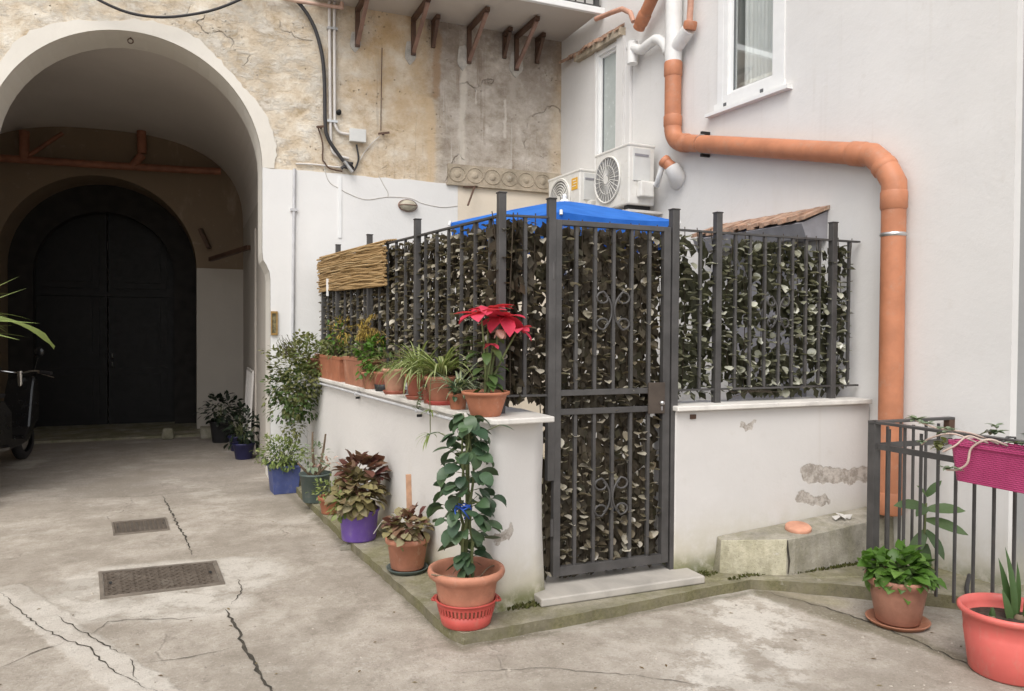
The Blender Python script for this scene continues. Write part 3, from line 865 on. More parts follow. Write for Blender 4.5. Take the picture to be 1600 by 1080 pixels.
# ------------------------------------------------------------------ iron fences, gate, railing
def scroll(mb, c, sx, sz, ax=Vector((1,0,0)), r=.007):
    """pair of C-scrolls back to back"""
    c = Vector(c)
    for s in (-1, 1):
        pts = []
        for i in range(41):
            t = i/40*2-1                      # -1..1 along the C
            a = t*R(250)
            rad = .36 + .64*(1-abs(t))**.7
            x = s*(sx*(.10 + .52*(1-math.cos(min(abs(a), R(180)))*1)/2*1.0))
            z = t
            # spiral ends
            if abs(t) > .55:
                u = (abs(t)-.55)/.45
                cxr = .52; ang = R(90) - u*R(330)
                rr = .34*(1-.55*u)
                x = s*sx*(.42 + rr*math.cos(ang)); z = math.copysign(.62 + rr*math.sin(ang), t)
            else:
                x = s*sx*(.06 + .36*(abs(t)/.55)**2); z = math.copysign(.96*(abs(t)/.55)**.9, t)
            pts.append(c + ax*x + Vector((0,0,z*sz)))
        mb.tube(pts, r, 5)
def post(parent, x, y, z0, z1, w=.042, ball=True):
    mb = MB(); mb.box((x-w/2, y-w/2, z0), (x+w/2, y+w/2, z1))
    mb.box((x-w/2-.004, y-w/2-.004, z1), (x+w/2+.004, y+w/2+.004, z1+.008))
    return P(mb.build('post', M['iron'], parent, bevel=.003))
ZT = 2.26
M['lockplate'] = mat_iron('lock_plate_iron', (.075,.058,.046), .3)
lf = thing('iron_fence', 'dark iron fence with leaf screen on the low wall behind the flower pots', 'fence', (FL0.x, FL0.y, ZC))
def ftop(y): return ZT + .07*(y-FL0.y)/(FL1.y-FL0.y)
zb = ZC + .10
mb = MB(); mb.bar((FL0.x, FL0.y, ftop(FL0.y)), (FL1.x, FL1.y, ftop(FL1.y)), .03, .012); mb.bar((FL0.x, FL0.y, ftop(FL0.y)), (1.93, 4.05, ZT), .03, .012)
P(mb.build('top_rail', M['iron'], lf))
mb = MB(); mb.bar((FL0.x, FL0.y, zb), (FL1.x, FL1.y, zb), .03, .012); mb.bar((FL0.x, FL0.y, zb), (1.93, 4.05, zb), .03, .012)
P(mb.build('bottom_rail', M['iron'], lf))
post_y = []
for px, pt in ((777, 304), (666, 336), (595, 359), (540, 375)):
    pass
for y, top in ((FL0.y, 2.385), (5.42, 2.40), (6.55, 2.41), (7.55, 2.42), (8.10, 2.40)):
    post(lf, fence_x(y), y, ZC-.01, top if y < 8 else 2.33, .045)
post(lf, 1.945, 4.045, ZC-.4, 2.365, .045)
y = FL0.y + .14
while y < FL1.y:
    if min(abs(y-q) for q in (5.42, 6.55, 7.55, 8.10)) > .04:
        mb = MB(); mb.bar((fence_x(y), y, zb), (fence_x(y), y, ftop(y)), .019); P(mb.build('bar', M['iron'], lf))
    y += .205
mb = MB(); mb.bar((1.79, 4.07, zb), (1.79, 4.07, ZT), .020); P(mb.build('bar', M['iron'], lf))

YF = 4.05
rf = thing('iron_fence', 'dark iron fence with green leaf screen on the low wall right of the gate', 'fence', (3.5, YF+.06, ZC))
yf = YF + .07
xe = wallx(yf) - .02
zt = 2.25
mb = MB(); mb.bar((2.80, yf, zt), (xe, yf, zt), .03, .012); P(mb.build('top_rail', M['iron'], rf))
zbr = ZC + .10
mb = MB(); mb.bar((2.80, yf, zbr), (xe, yf, zbr), .03, .012); P(mb.build('bottom_rail', M['iron'], rf))
pxs = []
for px in (1120, 1300):
    q = at_y(px, 500, yf); pxs.append(q.x); post(rf, q.x, yf, ZC+.01, 2.375 if px < 1200 else 2.37, .045)
for px in (1093, 1148, 1171, 1194, 1216, 1237, 1258, 1279, 1325):
    q = at_y(px, 500, yf); mb = MB(); mb.bar((q.x, yf, zbr), (q.x, yf, zt), .018); P(mb.build('bar', M['iron'], rf))
mb = MB(); q = at_y(1216, 488, yf-.01); scroll(mb, q, .13, .11); P(mb.build('scroll', M['iron'], rf))

gt = thing('iron_gate', 'tall dark iron gate with scrollwork and a lock plate backed by artificial leaves', 'gate', (2.4, YF, .1))
gx0, gx1 = 1.985, 2.745
post(gt, 2.80, YF-.0, .06, 2.36, .05)
gb, gtp = .155, 2.25
fr_ = .035
mb = MB()
mb.box((gx0-.02, YF-.02, gb), (gx0+.025, YF+.02, gtp)); mb.box((gx1-.03, YF-.02, gb), (gx1+.02, YF+.02, gtp))
mb.box((gx0+.025, YF-.02, gb), (gx1-.03, YF+.02, gb+.055)); mb.box((gx0+.025, YF-.02, gtp-.03), (gx1-.03, YF+.02, gtp))
for py in (612, 641):
    z = at_y(950, py, YF).z
    mb.box((gx0+.025, YF-.017, z-.017), (gx1-.03, YF+.017, z+.017))
P(mb.build('gate_frame', M['iron'], gt, bevel=.002))
z1, z2 = at_y(950, 612, YF).z, at_y(950, 641, YF).z
for i in range(1, 6):
    x = gx0 + (gx1-gx0)*i/6
    mb = MB(); mb.bar((x, YF, gb+.05), (x, YF, z2-.015), .020); P(mb.build('bar', M['iron'], gt))
    mb = MB(); mb.bar((x, YF, z1+.015), (x, YF, gtp-.02), .020); P(mb.build('bar', M['iron'], gt))
mb = MB(); scroll(mb, at_y(958, 486, YF-.012), .16, .12); P(mb.build('scroll', M['iron'], gt))
mb = MB(); scroll(mb, at_y(955, 776, YF-.012), .16, .12); P(mb.build('scroll', M['iron'], gt))
mb = MB(); mb.box((gx1-.14, YF-.03, z2-.03), (gx1-.02, YF-.018, z1+.05)); lp = P(mb.build('lock_plate', M['lockplate'], gt, bevel=.003))
mb = MB(); mb.lathe([(.0,.016),(.012,.016),(.014,.0)], 12, mat=Matrix.Translation((gx1-.045, YF-.03, z2+.035)) @ Matrix.Rotation(R(90), 4, 'X'))
mb.box((gx1-.05, YF-.034, z2-.01), (gx1-.04, YF-.03, z2+.015)); P(mb.build('lock_cylinder', M['steel'], lp))
for z in (.45, 1.95):
    mb = MB(); mb.tube([(gx0-.03, YF-.02, z-.05), (gx0-.03, YF-.02, z+.05)], .011, 8); P(mb.build('hinge', M['iron'], gt))

# threshold slab
ts = [tuple(at_z(846, 946, .075))[:2], tuple(at_z(1101, 908, .075))[:2]]
mb = MB(); mb.box((ts[0][0], ts[0][1], .062), (ts[1][0]+.0, 4.25, .108))
tag(mb.build('doorstep', M['thresh'], auto=True, bevel=.008), 'worn pale stone doorstep under the iron gate', 'doorstep')

# ------------------------------------------------------------------ artificial leaf screens
M['leafbrown'] = leafmat('screen_leaf_brown_glints', [(.12,.092,.062),(.32,.275,.21),(.10,.078,.052),(.56,.51,.43),(.17,.135,.095),(.12,.10,.065),(.42,.375,.30)], .26, .8, .12)  # pale tones paint sky glints onto the front leaves
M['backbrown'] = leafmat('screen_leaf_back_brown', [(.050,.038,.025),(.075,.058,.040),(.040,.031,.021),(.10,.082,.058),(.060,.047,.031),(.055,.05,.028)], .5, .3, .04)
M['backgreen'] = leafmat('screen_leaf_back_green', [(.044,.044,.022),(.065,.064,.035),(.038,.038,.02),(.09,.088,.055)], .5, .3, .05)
M['leafgreen'] = leafmat('screen_leaf_green_glints', [(.10,.10,.058),(.36,.35,.275),(.085,.086,.048),(.60,.585,.50),(.15,.15,.095)], .26, .8, .12)  # palest entries stand for bright glints, as in the brown leaves
M['twig'] = simple('screen_twig', (.06,.045,.03), .8)
def screenprof(t): return max(.03, math.sin(math.pi*min(1, .05+t*.95))**.6)
def ivyprof(t): return (0.0 if t <= 0 else min(1, (t*3.2)**.6))*(1-t**2.2)**.9 if t < 1 else 0.02
RS, CS = .040, .043
def leaf_screen(name, label, p0, p1, z0, z1, nrm, mats, dens=1.0, back=.8, top=None, holes=0):
    mat, mat2 = mats
    d = Vector(p1) - Vector(p0); L = d.length; d.normalize(); nrm = Vector(nrm).normalized()
    mb = MB(); rows = int((z1-z0)/RS); cols = int(L/CS)
    seed = random.random()*99
    for i in range(rows):
        for j in range(cols):
            s = (j + .5*(i % 2))*CS + rnd(-.02, .02)
            if s > L: continue
            zz = z0 + i*RS + rnd(-.009, .009) + (top(s) if top else 0)*(i/rows)
            patch = math.sin(s*7.3+seed)*math.sin(zz*6.1+seed*2)+.5*math.sin(s*17+zz*13+seed)
            if random.random() < .72*dens*(1 - (holes*.5 if patch > .5 else 0)):
                b = Vector(p0) + d*s + Vector((0,0,zz)) + nrm*rnd(.0, .015)
                yaw = rnd(-1.0, 1.0)
                pit = rnd(-.20, .26) if random.random() < .85 else rnd(-1.2, -.4)
                di = nrm*math.cos(yaw) + d*math.sin(yaw)
                di = di*math.cos(pit) + Vector((0,0,1))*math.sin(pit)
                n_ = Vector((0,0,1)) + d*rnd(-.4, .4)
                l = rnd(.042, .066)
                mb.leaf(b, di, n_, l, l*rnd(.8,1.05), rnd(-.2, .45), rnd(.1, .55), 4, 0, screenprof)
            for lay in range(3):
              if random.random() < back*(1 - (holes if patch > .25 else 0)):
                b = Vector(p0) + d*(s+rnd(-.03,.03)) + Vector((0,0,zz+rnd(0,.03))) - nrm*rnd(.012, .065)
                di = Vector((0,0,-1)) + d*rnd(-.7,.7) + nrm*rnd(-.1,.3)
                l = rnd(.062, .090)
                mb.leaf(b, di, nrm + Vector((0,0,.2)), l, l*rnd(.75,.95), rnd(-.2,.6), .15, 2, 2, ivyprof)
    # wire lattice and twigs
    for k in range(int(L/.13)+1):
        a = Vector(p0) + d*min(L, k*.13 + rnd(-.02,.02)) - nrm*.01
        mb.tube([a + Vector((0,0,z0)), a + d*rnd(-.06,.06) + Vector((0,0,(z0+z1)/2)), a + d*rnd(-.04,.04) + Vector((0,0,z1))], .0035, 4, 1)
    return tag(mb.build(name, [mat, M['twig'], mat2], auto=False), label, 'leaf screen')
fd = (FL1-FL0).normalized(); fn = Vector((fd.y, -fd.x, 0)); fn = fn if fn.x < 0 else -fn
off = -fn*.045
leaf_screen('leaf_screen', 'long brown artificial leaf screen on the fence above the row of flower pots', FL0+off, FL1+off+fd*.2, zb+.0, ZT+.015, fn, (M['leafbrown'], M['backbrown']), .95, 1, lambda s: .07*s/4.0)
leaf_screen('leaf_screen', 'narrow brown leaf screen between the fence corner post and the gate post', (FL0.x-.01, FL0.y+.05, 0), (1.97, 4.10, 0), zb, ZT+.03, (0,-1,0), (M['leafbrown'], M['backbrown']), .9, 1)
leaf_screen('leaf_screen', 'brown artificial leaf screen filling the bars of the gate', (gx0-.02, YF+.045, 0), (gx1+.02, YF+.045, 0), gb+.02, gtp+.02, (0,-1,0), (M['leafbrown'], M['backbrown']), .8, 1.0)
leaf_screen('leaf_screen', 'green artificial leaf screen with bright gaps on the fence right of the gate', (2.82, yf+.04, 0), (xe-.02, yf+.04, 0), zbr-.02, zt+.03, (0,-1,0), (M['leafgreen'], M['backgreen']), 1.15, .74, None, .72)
# bare twigs hanging below the right-hand screen
mb = MB()
for k in range(7):
    a = Vector((at_y(1150+k*7, 612, yf+.02).x, yf+.02, zbr+.01)); mb.tube([a, a+Vector((rnd(-.12,.12), -.02, -.03)), a+Vector((rnd(-.22,.22), -.03, rnd(-.07,-.02)))], [.005,.004,.002], 5)
tag(mb.build('dry_twigs', M['twig']), 'bunch of bare dark twigs lying on the capping below the green leaf screen', 'twigs')

# reed mat hanging over the far end of the fence
M['reed'] = leafmat('reed', [(.30,.19,.085),(.42,.28,.14),(.36,.23,.11),(.50,.36,.20)], .75, .2, 0)
mb = MB()
ya, yb = 6.02, 8.14
nr = 26
for layer in range(2):
    for i in range(nr):
        z0 = -.015 - .345*i/nr
        pts = []
        ph = rnd(0, 6); o_ = rnd(.028, .046)
        y0 = ya + rnd(-.02, .03); y1 = yb + rnd(-.04, .03)
        for k in range(15):
            y = y0 + (y1-y0)*k/14
            zz = ftop(y) + .012 + z0 + .006*math.sin(k*.9+ph) + rnd(-.004,.004)
            o2_ = o_ + .006*math.sin(k*1.3+ph) + .008*layer
            pts.append(Vector((fence_x(y), y, zz)) + fn*o2_)
        mb.tube(pts, rnd(.006, .010), 6)
for i in range(5):
    pts = [Vector((fence_x(y), y, ftop(y)+.017+.003*i)) + fn*(.03-.02*i) for y in [ya+(yb-ya)*k/10 for k in range(11)]]
    mb.tube(pts, .008, 6)
rm = tag(mb.build('reed_mat', M['reed'], auto=False), 'tan reed mat draped over the far end of the leaf covered fence', 'reed mat')
mb = MB(); q = Vector((fence_x(7.72), 7.72, ftop(7.72)-.22)) + fn*.06; mb.bar(q, q - Vector((0,0,.17)), .022, .006); mb.build('tie', M['white'], rm)

# ------------------------------------------------------------------ blue parasol inside the yard
um = thing('parasol', 'bright blue open parasol behind the iron gate', 'parasol', (2.66, 5.3, 0))
t_ = T('blue_canvas'); o_ = t_.obj()
c_ = t_.mix(t_.mr(t_.noise(o_, 5, 5), .3, .7), (.035,.185,.66), (.055,.24,.78)); t_.bump(t_.noise(o_, 4, 4), .35, .03)
t_.out(c_, .75, 0, .2)
tr_ = t_.n('ShaderNodeBsdfTranslucent'); t_.put(tr_.inputs[0], c_)
mx_ = t_.n('ShaderNodeMixShader'); mx_.inputs[0].default_value = .35
t_.t.links.new(t_.b.outputs[0], mx_.inputs[1]); t_.t.links.new(tr_.outputs[0], mx_.inputs[2]); t_.t.links.new(mx_.outputs[0], t_.t.nodes['Material Output'].inputs[0])
M['blue'] = t_.m
mb = MB(); UR = .93; uz, ua = 2.372, 2.60
seg_ = 8; rings_ = 6
vs_ = [(0, 0, ua)]
for r_ in range(1, rings_+1):
    f = r_/rings_
    for k in range(6*seg_):
        a = R(60*k/seg_ + 2); kk = (k % seg_)/seg_
        flat = math.cos(R(30))/math.cos(R(60*kk-30))
        sag = (1-abs(kk*2-1)**2)*.018*f
        vs_.append((UR*f*flat*math.cos(a), UR*f*flat*math.sin(a), ua + (uz-ua)*(f**1.12) - sag))
nn = 6*seg_
fs_ = [(0, 1+k, 1+(k+1)%nn) for k in range(nn)]
for r_ in range(rings_-1):
    for k in range(nn): fs_.append((1+r_*nn+k, 1+(r_+1)*nn+k, 1+(r_+1)*nn+(k+1)%nn, 1+r_*nn+(k+1)%nn))
o0 = len(vs_)
for k in range(nn):
    q = vs_[1+(rings_-1)*nn+k]; vs_.append((q[0]*.985, q[1]*.985, q[2]-.10-.012*math.cos(k*.785)))
for k in range(nn): fs_.append((1+(rings_-1)*nn+k, o0+k, o0+(k+1)%nn, 1+(rings_-1)*nn+(k+1)%nn))
mb.add(vs_, fs_, 0, False)
mb.build('canopy', M['blue'], um, auto=True)
mb = MB(); mb.tube([(0,0,.05), (0,0,ua-.01)], .02, 12); mb.build('pole', M['white'], um)
mb = MB(); mb.lathe([(0,ua+.055),(.012,ua+.05),(.018,ua+.03),(.012,ua+.018),(.03,ua+.008),(.04,ua-.012)], 14); mb.build('finial', M['white'], um)
for k in range(6):
    a = R(60*k+2); mb = MB(); mb.tube([(.03*math.cos(a), .03*math.sin(a), ua-.03), (UR*.98*math.cos(a), UR*.98*math.sin(a), uz-.02)], .007, 6)
    mb.build('rib', M['steel'], um)
    mb = MB(); mb.tube([(UR*math.cos(a), UR*math.sin(a), uz+.012), (UR*1.01*math.cos(a), UR*1.01*math.sin(a), uz-.02)], .011, 6); mb.build('rib_tip', M['white'], um)
mb = MB(); mb.lathe([(0,.09),(.03,.09),(.04,.07),(.24,.05),(.25,0.06-.06)], 20); mb.build('base', M['greypaint'], um)

# ------------------------------------------------------------------ air conditioners on the white wall
def aircon(label, pf0, pf1, ztop, zbot, style, badge):
    """outdoor unit: pf0 near and pf1 far front corner (plan), facing away from the wall"""
    n0 = Vector((pf0[0], pf0[1], 0)); n1 = Vector((pf1[0], pf1[1], 0))
    L = (n1-n0).length; dpt = .30; h = ztop - zbot
    t = thing('air_conditioner', label, 'air conditioner', (0,0,0))
    ex = (n1-n0).normalized(); ez = Vector((0,0,1)); ey = ez.cross(ex); ey = ey if ey.x > 0 else -ey
    t.location = (n0.x, n0.y, zbot)
    f = lambda a, b, c: tuple(ex*a + ey*b + ez*c)     # a along the front, b towards the wall, c up
    def bx(mb, a0, a1, b0, b1, c0, c1, mi=0):
        q = [f(a,b,c) for c in (c0,c1) for a,b in ((a0,b0),(a1,b0),(a1,b1),(a0,b1))]
        mb.add(q, [(0,3,2,1),(4,5,6,7),(0,1,5,4),(1,2,6,5),(2,3,7,6),(3,0,4,7)], mi)
    mb = MB(); bx(mb, 0, L, 0, dpt, 0, h); mb.build('case', M['acw'], t, auto=True, bevel=.014)
    mb = MB(); bx(mb, -.006, L+.006, -.006, dpt+.006, h-.02, h+.008); mb.build('lid', M['acw'], t, auto=True, bevel=.008)
    fc = (L*.60, h*.5); fr = min(h*.43, L*.37)
    mb = MB(); mb.add([f(fc[0]+fr*math.cos(R(a)), -.002, fc[1]+fr*math.sin(R(a))) for a in range(0,360,12)], [tuple(range(30))]); mb.build('fan_shade_disc', M['acg2'], t, auto=False)
    mb = MB()
    ring = lambda r, b, th: mb.tube([f(fc[0]+r*math.cos(R(a)), b, fc[1]+r*math.sin(R(a))) for a in range(0,361,12)], th, 5, caps=False)
    ring(fr, -.010, .011)
    if style == 'spoke':
        for k in range(26):
            a = R(360*k/26); mb.tube([f(fc[0]+.2*fr*math.cos(a), -.02, fc[1]+.2*fr*math.sin(a)), f(fc[0]+fr*math.cos(a+.22), -.012, fc[1]+fr*math.sin(a+.22))], .0038, 4)
        ring(fr*.62, -.016, .003)
    else:
        for k in range(1, 7): ring(fr*(.15+.13*k), -.016, .0055)
        for k in range(4): a = R(45+90*k); mb.tube([f(fc[0], -.018, fc[1]), f(fc[0]+fr*math.cos(a), -.012, fc[1]+fr*math.sin(a))], .004, 4)
    mb.add([f(fc[0]+.19*fr*math.cos(R(a)), -.024, fc[1]+.19*fr*math.sin(R(a))) for a in range(0,360,24)], [tuple(range(15))])
    mb.build('fan_grille', M['acw'], t, auto=False)
    # near side: service cover with handle, valve cover
    mb = MB(); bx(mb, -.012, 0, .05, .24, h*.40, h*.93); bx(mb, -.016, -.012, .06, .22, h*.80, h*.84, 1)
    mb.build('service_cover', [M['acg'], M['greypaint']], t, auto=True)
    mb = MB(); bx(mb, -.075, -.0, .09, .25, h*.12, h*.38); mb.build('valve_cover', M['acw'], t, auto=True, bevel=.012)
    for a in (.12*L, .85*L):
        mb = MB(); bx(mb, a-.03, a+.03, .02, dpt-.02, -.05, -.0); mb.build('foot', M['dark'], t)
    mb = MB()
    for a in (.12*L, .85*L): bx(mb, a-.02, a+.02, -.03, dpt+.12, -.08, -.05); bx(mb, a-.02, a+.02, dpt+.08, dpt+.115, -.45, -.08)
    bx(mb, -.03, L+.03, -.02, dpt+.1, -.078, -.054)
    mb.build('wall_bracket', M['conduitw'], t, auto=True)
    if badge:
        mb = MB(); bx(mb, L*.06, L*.24, -.004, -.001, h*.62, h*.86); s_ = mb.build('energy_sticker', M['yellow'], t)
        mb = MB()
        for k, (a0, a1) in enumerate(((.10,.20),(.09,.18),(.11,.21))): bx(mb, L*a0, L*a1, -.006, -.004, h*(.80-.055*k), h*(.815-.055*k))
        mb.build('printed_lines', M['white'], s_)
    return t
M['acg2'] = simple('fan_shadow', (.30,.295,.285), .6)  # flat grey disc coloured as the shade behind the fan grille
M['yellow'] = simple('yellow_sticker', (.72,.40,.045), .5, var=.05)
q0 = at_v(983, 222, (3.905, 6.45), (3.87, 7.2)); q1 = at_v(930, 250, (3.905, 6.45), (3.87, 7.2))
ac1 = aircon('larger white outdoor air conditioner with radial fan grille, nearest the orange pipe', (q0.x, q0.y), (q1.x, q1.y), q0.z-.01, 2.83, 'spoke', False)
q0 = at_v(906, 263, (3.90, 6.45), (3.81, 8.1)); q1 = at_v(857, 275, (3.90, 6.45), (3.81, 8.1))
ac2 = aircon('white outdoor air conditioner with ringed fan grille and yellow sticker, by the old plaster', (q0.x, q0.y), (q1.x, q1.y), q0.z-.01, 2.80, 'ring', True)

# ------------------------------------------------------------------ drainpipe on the white wall
PR = .078
dp = thing('drainpipe', 'thick orange plastic drainpipe with white upper branches, running down the white wall', 'drainpipe', tuple(at_z(1392, 805, .4)))
dp.location = (wallx(3.67)-.09, 3.67, .41)
pt = lambda x, y, o=.09: onA(x, y, o)
def pipe(pts, r, name, mat, rr=None, parent=dp, n=20):
    mb = MB(); mb.tube(pts, r if rr is None else rr, n); return P(mb.build(name, mat, parent))
def collar(p, d, r, ln=.1, mat='pvc', parent=dp, name='socket'):
    p = Vector(p); d = Vector(d).normalized()
    return pipe([p, p+d*.012, p+d*(ln-.012), p+d*ln], None, name, M[mat], [r*1.02, r*1.10, r*1.10, r*1.02], parent)
def bend(a, c, b, n=8):
    a, b, c = Vector(a), Vector(b), Vector(c)
    return [a*(1-t)**2 + c*2*t*(1-t) + b*t*t for t in [i/n for i in range(n+1)]]
vtop = pt(1052, 97); e0 = pt(1051, 190); e1 = pt(1051, 224); e2 = pt(1090, 226)
UPZ = Vector((0,0,1))
sx_ = vtop.x; sy_ = vtop.y
V = lambda z: Vector((sx_, sy_, z))
h0 = pt(1338, 247); h1 = pt(1372, 250); h2 = pt(1397, 290)
kx, ky = h2.x, h2.y
K = lambda z: Vector((kx, ky, z))
zb0 = .375
dirs = (h0 - pt(1090, 226)).normalized()
elb = V(pt(1051, 222).z)
pipe([V(vtop.z), V(elb.z+.13)], PR, 'pipe_section', M['pvc'])
pipe(bend(V(elb.z+.15), elb, elb + dirs*.16), PR*1.03, 'elbow', M['pvc'])
collar(V(elb.z+.14), UPZ, PR, .11)
collar(V(vtop.z-.14), UPZ, PR, .14)
corner = Vector((kx, ky, h1.z + .0)); hz = elb + dirs*((corner - elb).length)
st_ = elb + dirs*.14
cdir = (corner - elb).normalized()
pipe([elb + cdir*.14, corner - cdir*.24], PR, 'pipe_section', M['pvc'])
collar(elb + cdir*.14, cdir, PR, .10)
collar(corner - cdir*.36, cdir, PR, .13)
ca, cb = corner - cdir*.24, K(corner.z - .24)
mid = (ca + cb)/2 + (corner - (ca+cb)/2)*.35
pipe([ca, ca + cdir*.06, mid - (cb-ca).normalized()*.05, mid + (cb-ca).normalized()*.05, cb + UPZ*.06, cb], PR*1.04, 'elbow', M['pvc'])
dm = (cb-ca).normalized()
collar(mid - dm*.03, dm, PR*1.02, .06, name='elbow_ring')
pipe([cb, K(zb0+.14)], PR, 'pipe_section', M['pvc'])
collar(K(corner.z - .36), UPZ, PR, .13)
collar(K(zb0), UPZ, PR, .15)
zc_ = pt(1397, 367).z
collar(K(zc_-.012), UPZ, PR*1.01, .025, 'steel', name='clamp')
cl_ = elb + cdir*.42
collar(cl_ - cdir*.01, cdir, PR*1.01, .02, 'steel', name='clamp')
mb = MB()
for s in (-1, 1): mb.box((cl_.x-.0, cl_.y-.012, cl_.z+s*.10-.012), (cl_.x+.09, cl_.y+.012, cl_.z+s*.10+.012))
P(mb.build('clamp_bolt', M['dark'], dp))
mb = MB(); mb.tube([K(zc_) , K(zc_)+Vector((.09,0,0))], .008, 6); P(mb.build('clamp_rod', M['steel'], dp))
# white upper part: a vertical stack with a branch left and one right
wz = pt(1055, 60).z
pipe([V(vtop.z-.01), V(vtop.z+.10), V(vtop.z+.22), V(6.5)], None, 'stack_pipe', M['pvcw'], [PR*1.0, PR*1.08, PR*1.0, PR*.92])
br0 = V(vtop.z+.10)
rtip = pt(1076, 46)
pipe([br0, br0.lerp(rtip, .5), rtip], PR*.82, 'branch', M['pvcw'])
rc = pt(1077, 47); collar(rc - Vector((0,0,.0)), Vector((0,-.3,1)), PR*.72, .075, 'pvc', name='branch_socket')
mb = MB(); mb.tube([rc + UPZ*.05, pt(1079, 8), pt(1080, -40)], .03, 10); P(mb.build('waste_pipe', M['rustpipe'] if 'rustpipe' in M else M['pvc'], dp))
l0 = pt(1044, 82); l1 = pt(1024, 62); l2 = pt(1003, 78); l3 = pt(984, 74); l4 = pt(985, 98)
pipe([l0] + bend(l0, pt(1036, 60), l1, 5)[1:] + bend(l1, pt(1015, 68), l2, 4)[1:] + [l3], PR*.62, 'branch', M['pvcw'])
pipe([pt(988, 66), pt(988, 100)], PR*.72, 'branch_socket', M['pvcw'])
# orange inlet coming down from the upper left
pipe([pt(1035, -40, .16), pt(1018, 0, .14), pt(998, 44, .10)], PR*.78, 'inlet_pipe', M['pvc'])
a_ = pt(1001, 37, .105); collar(a_, (pt(1018, 0, .14)-a_), PR*.80, .12, name='socket')
mb = MB(); mb.tube([pt(931, 30, .1), pt(955, 20, .1), pt(972, 14, .1), pt(985, 20, .1), pt(990, 34, .1)], .026, 10); P(mb.build('waste_pipe', M['pvcpale'] if 'pvcpale' in M else M['pvc'], dp))

# stub of pipe beside the near air conditioner
sb = thing('pipe_stub', 'short open orange pipe end on a white elbow beside the larger air conditioner', 'pipe', tuple(onA(1060, 268)))
p0, p1, p2, p3 = onA(1062, 290, -.02), onA(1060, 276, .05), onA(1050, 262, .09), onA(1036, 250, .14)
pipe([onA(1060, 286, -.02), onA(1058, 276, .06), p2], .078, 'elbow', M['pvcw'], parent=sb)
pipe([p2, p3], .055, 'pipe_end', M['pvc'], parent=sb)
collar(p3 - (p3-p2).normalized()*.05, (p3-p2), .056, .05, parent=sb)
# white condensate hose from the unit up to the stub
pipe([Vector(ac1.location) + Vector((.27, -.06, .20)), onA(1026, 290, .16), onA(1034, 262, .14), p3], .028, 'condensate_hose', M['white'], parent=sb, n=10)
# ------------------------------------------------------------------ cables, conduits and fittings on the old wall
def bpts(l, off=.03): return [onB(x, y, o[0] if o else off) for x, y, *o in l]
def smooth_path(pts, n=6):
    """Catmull-Rom through the points"""
    P_ = [Vector(p) for p in pts]; out = []
    P_ = [P_[0]*2-P_[1]] + P_ + [P_[-1]*2-P_[-2]]
    for i in range(1, len(P_)-2):
        a, b, c, d = P_[i-1:i+3]
        for k in range(n):
            t = k/n
            out.append(.5*((2*b) + (c-a)*t + (2*a-5*b+4*c-d)*t*t + (3*b-a-3*c+d)*t**3))
    out.append(P_[-2]); return out
def line(name, pts, r, mat, label, cat, group=None, n=8):
    mb = MB(); mb.tube(smooth_path(pts), r, n)
    return tag(mb.build(name, mat), label, cat, group)
line('cable', bpts([(120,-22),(160,3),(205,21),(255,27),(310,21),(350,10),(400,-12)], .12), .014, M['cable'], 'thick black cable sagging across the wall above the archway', 'cable')
cb_ = line('cable', bpts([(440,-14),(467,5),(490,40),(503,85),(507,130),(508,190),(512,215),(530,243),(545,262)], .05), .020, M['cable'], 'thick black cable curving down the plaster beside the pale conduits', 'cable')
cs = thing('conduit_pipes', 'pair of pale conduit pipes running down the peeling plaster to the junction box', 'conduit', tuple(onB(518, 180)))
mb = MB(); mb.tube(smooth_path(bpts([(514,-25),(515,60),(516,180),(518,228),(525,242),(545,248)], .03)), .017, 8); P(mb.build('conduit', M['conduitw'], cs))
mb = MB(); mb.tube(smooth_path(bpts([(522,-25),(522.5,60),(523,180),(524,196),(531,207),(545,210)], .03)), .016, 8); P(mb.build('conduit', M['conduitw'], cs))
for y in (45, 190):
    mb = MB(); q = onB(519, y, .03); mb.box((q.x-.055, q.y-.022, q.z-.012), (q.x+.055, q.y+.03, q.z+.012))
    P(mb.build('clip', M['steel'], cs))
jb = thing('junction_box', 'small pale square junction box at the foot of the conduits on the plaster', 'junction box', tuple(onB(557, 214)))
q = onB(557, 214); mb = MB(); mb.box((q.x-.085, YB-.07, q.z-.065), (q.x+.085, YB-.0, q.z+.065)); P(mb.build('case', M['acw'], jb, bevel=.008))
mb = MB(); mb.box((q.x-.09, YB-.082, q.z-.07), (q.x+.09, YB-.07, q.z+.07)); P(mb.build('cover', M['acg'], jb, bevel=.006))
line('cable', bpts([(557,226),(559,238),(560,250),(555,264),(549,268)], .03), .010, M['cable'], 'short black cable looping down out of the junction box', 'cable')
tg = thing('cable_tangle', 'tangle of dark cable ends and clamps where the black cable meets the white paint', 'cables', tuple(onB(546, 260)))
mb = MB()
for k in range(9):
    a = onB(536+rnd(-4,4), 256+rnd(-6,8), rnd(.02,.06)); b = onB(552+rnd(-5,5), 262+rnd(-8,8), rnd(.02,.07)); c = onB(545+rnd(-6,6), 259+rnd(-8,6), .09)
    mb.tube(bend(a, c, b, 6), rnd(.008,.016), 6)
P(mb.build('cable_ends', M['cable'], tg))
mb = MB(); mb.tube([onB(538, 252, .08), onB(551, 269, .08)], .020, 8); P(mb.build('clamp', M['steel'], tg))
line('cable', bpts([(497,199),(504,224),(504,248),(507,254),(515,263),(535,268)], .03), .008, M['rust'], 'thin rusty cable hanging left of the pale conduits', 'cable')
line('cable', bpts([(462,256),(490,257),(515,260),(535,262)], .02), .010, M['conduitw'], 'thin pale cable along the top of the white paint beside the grey pole', 'cable')
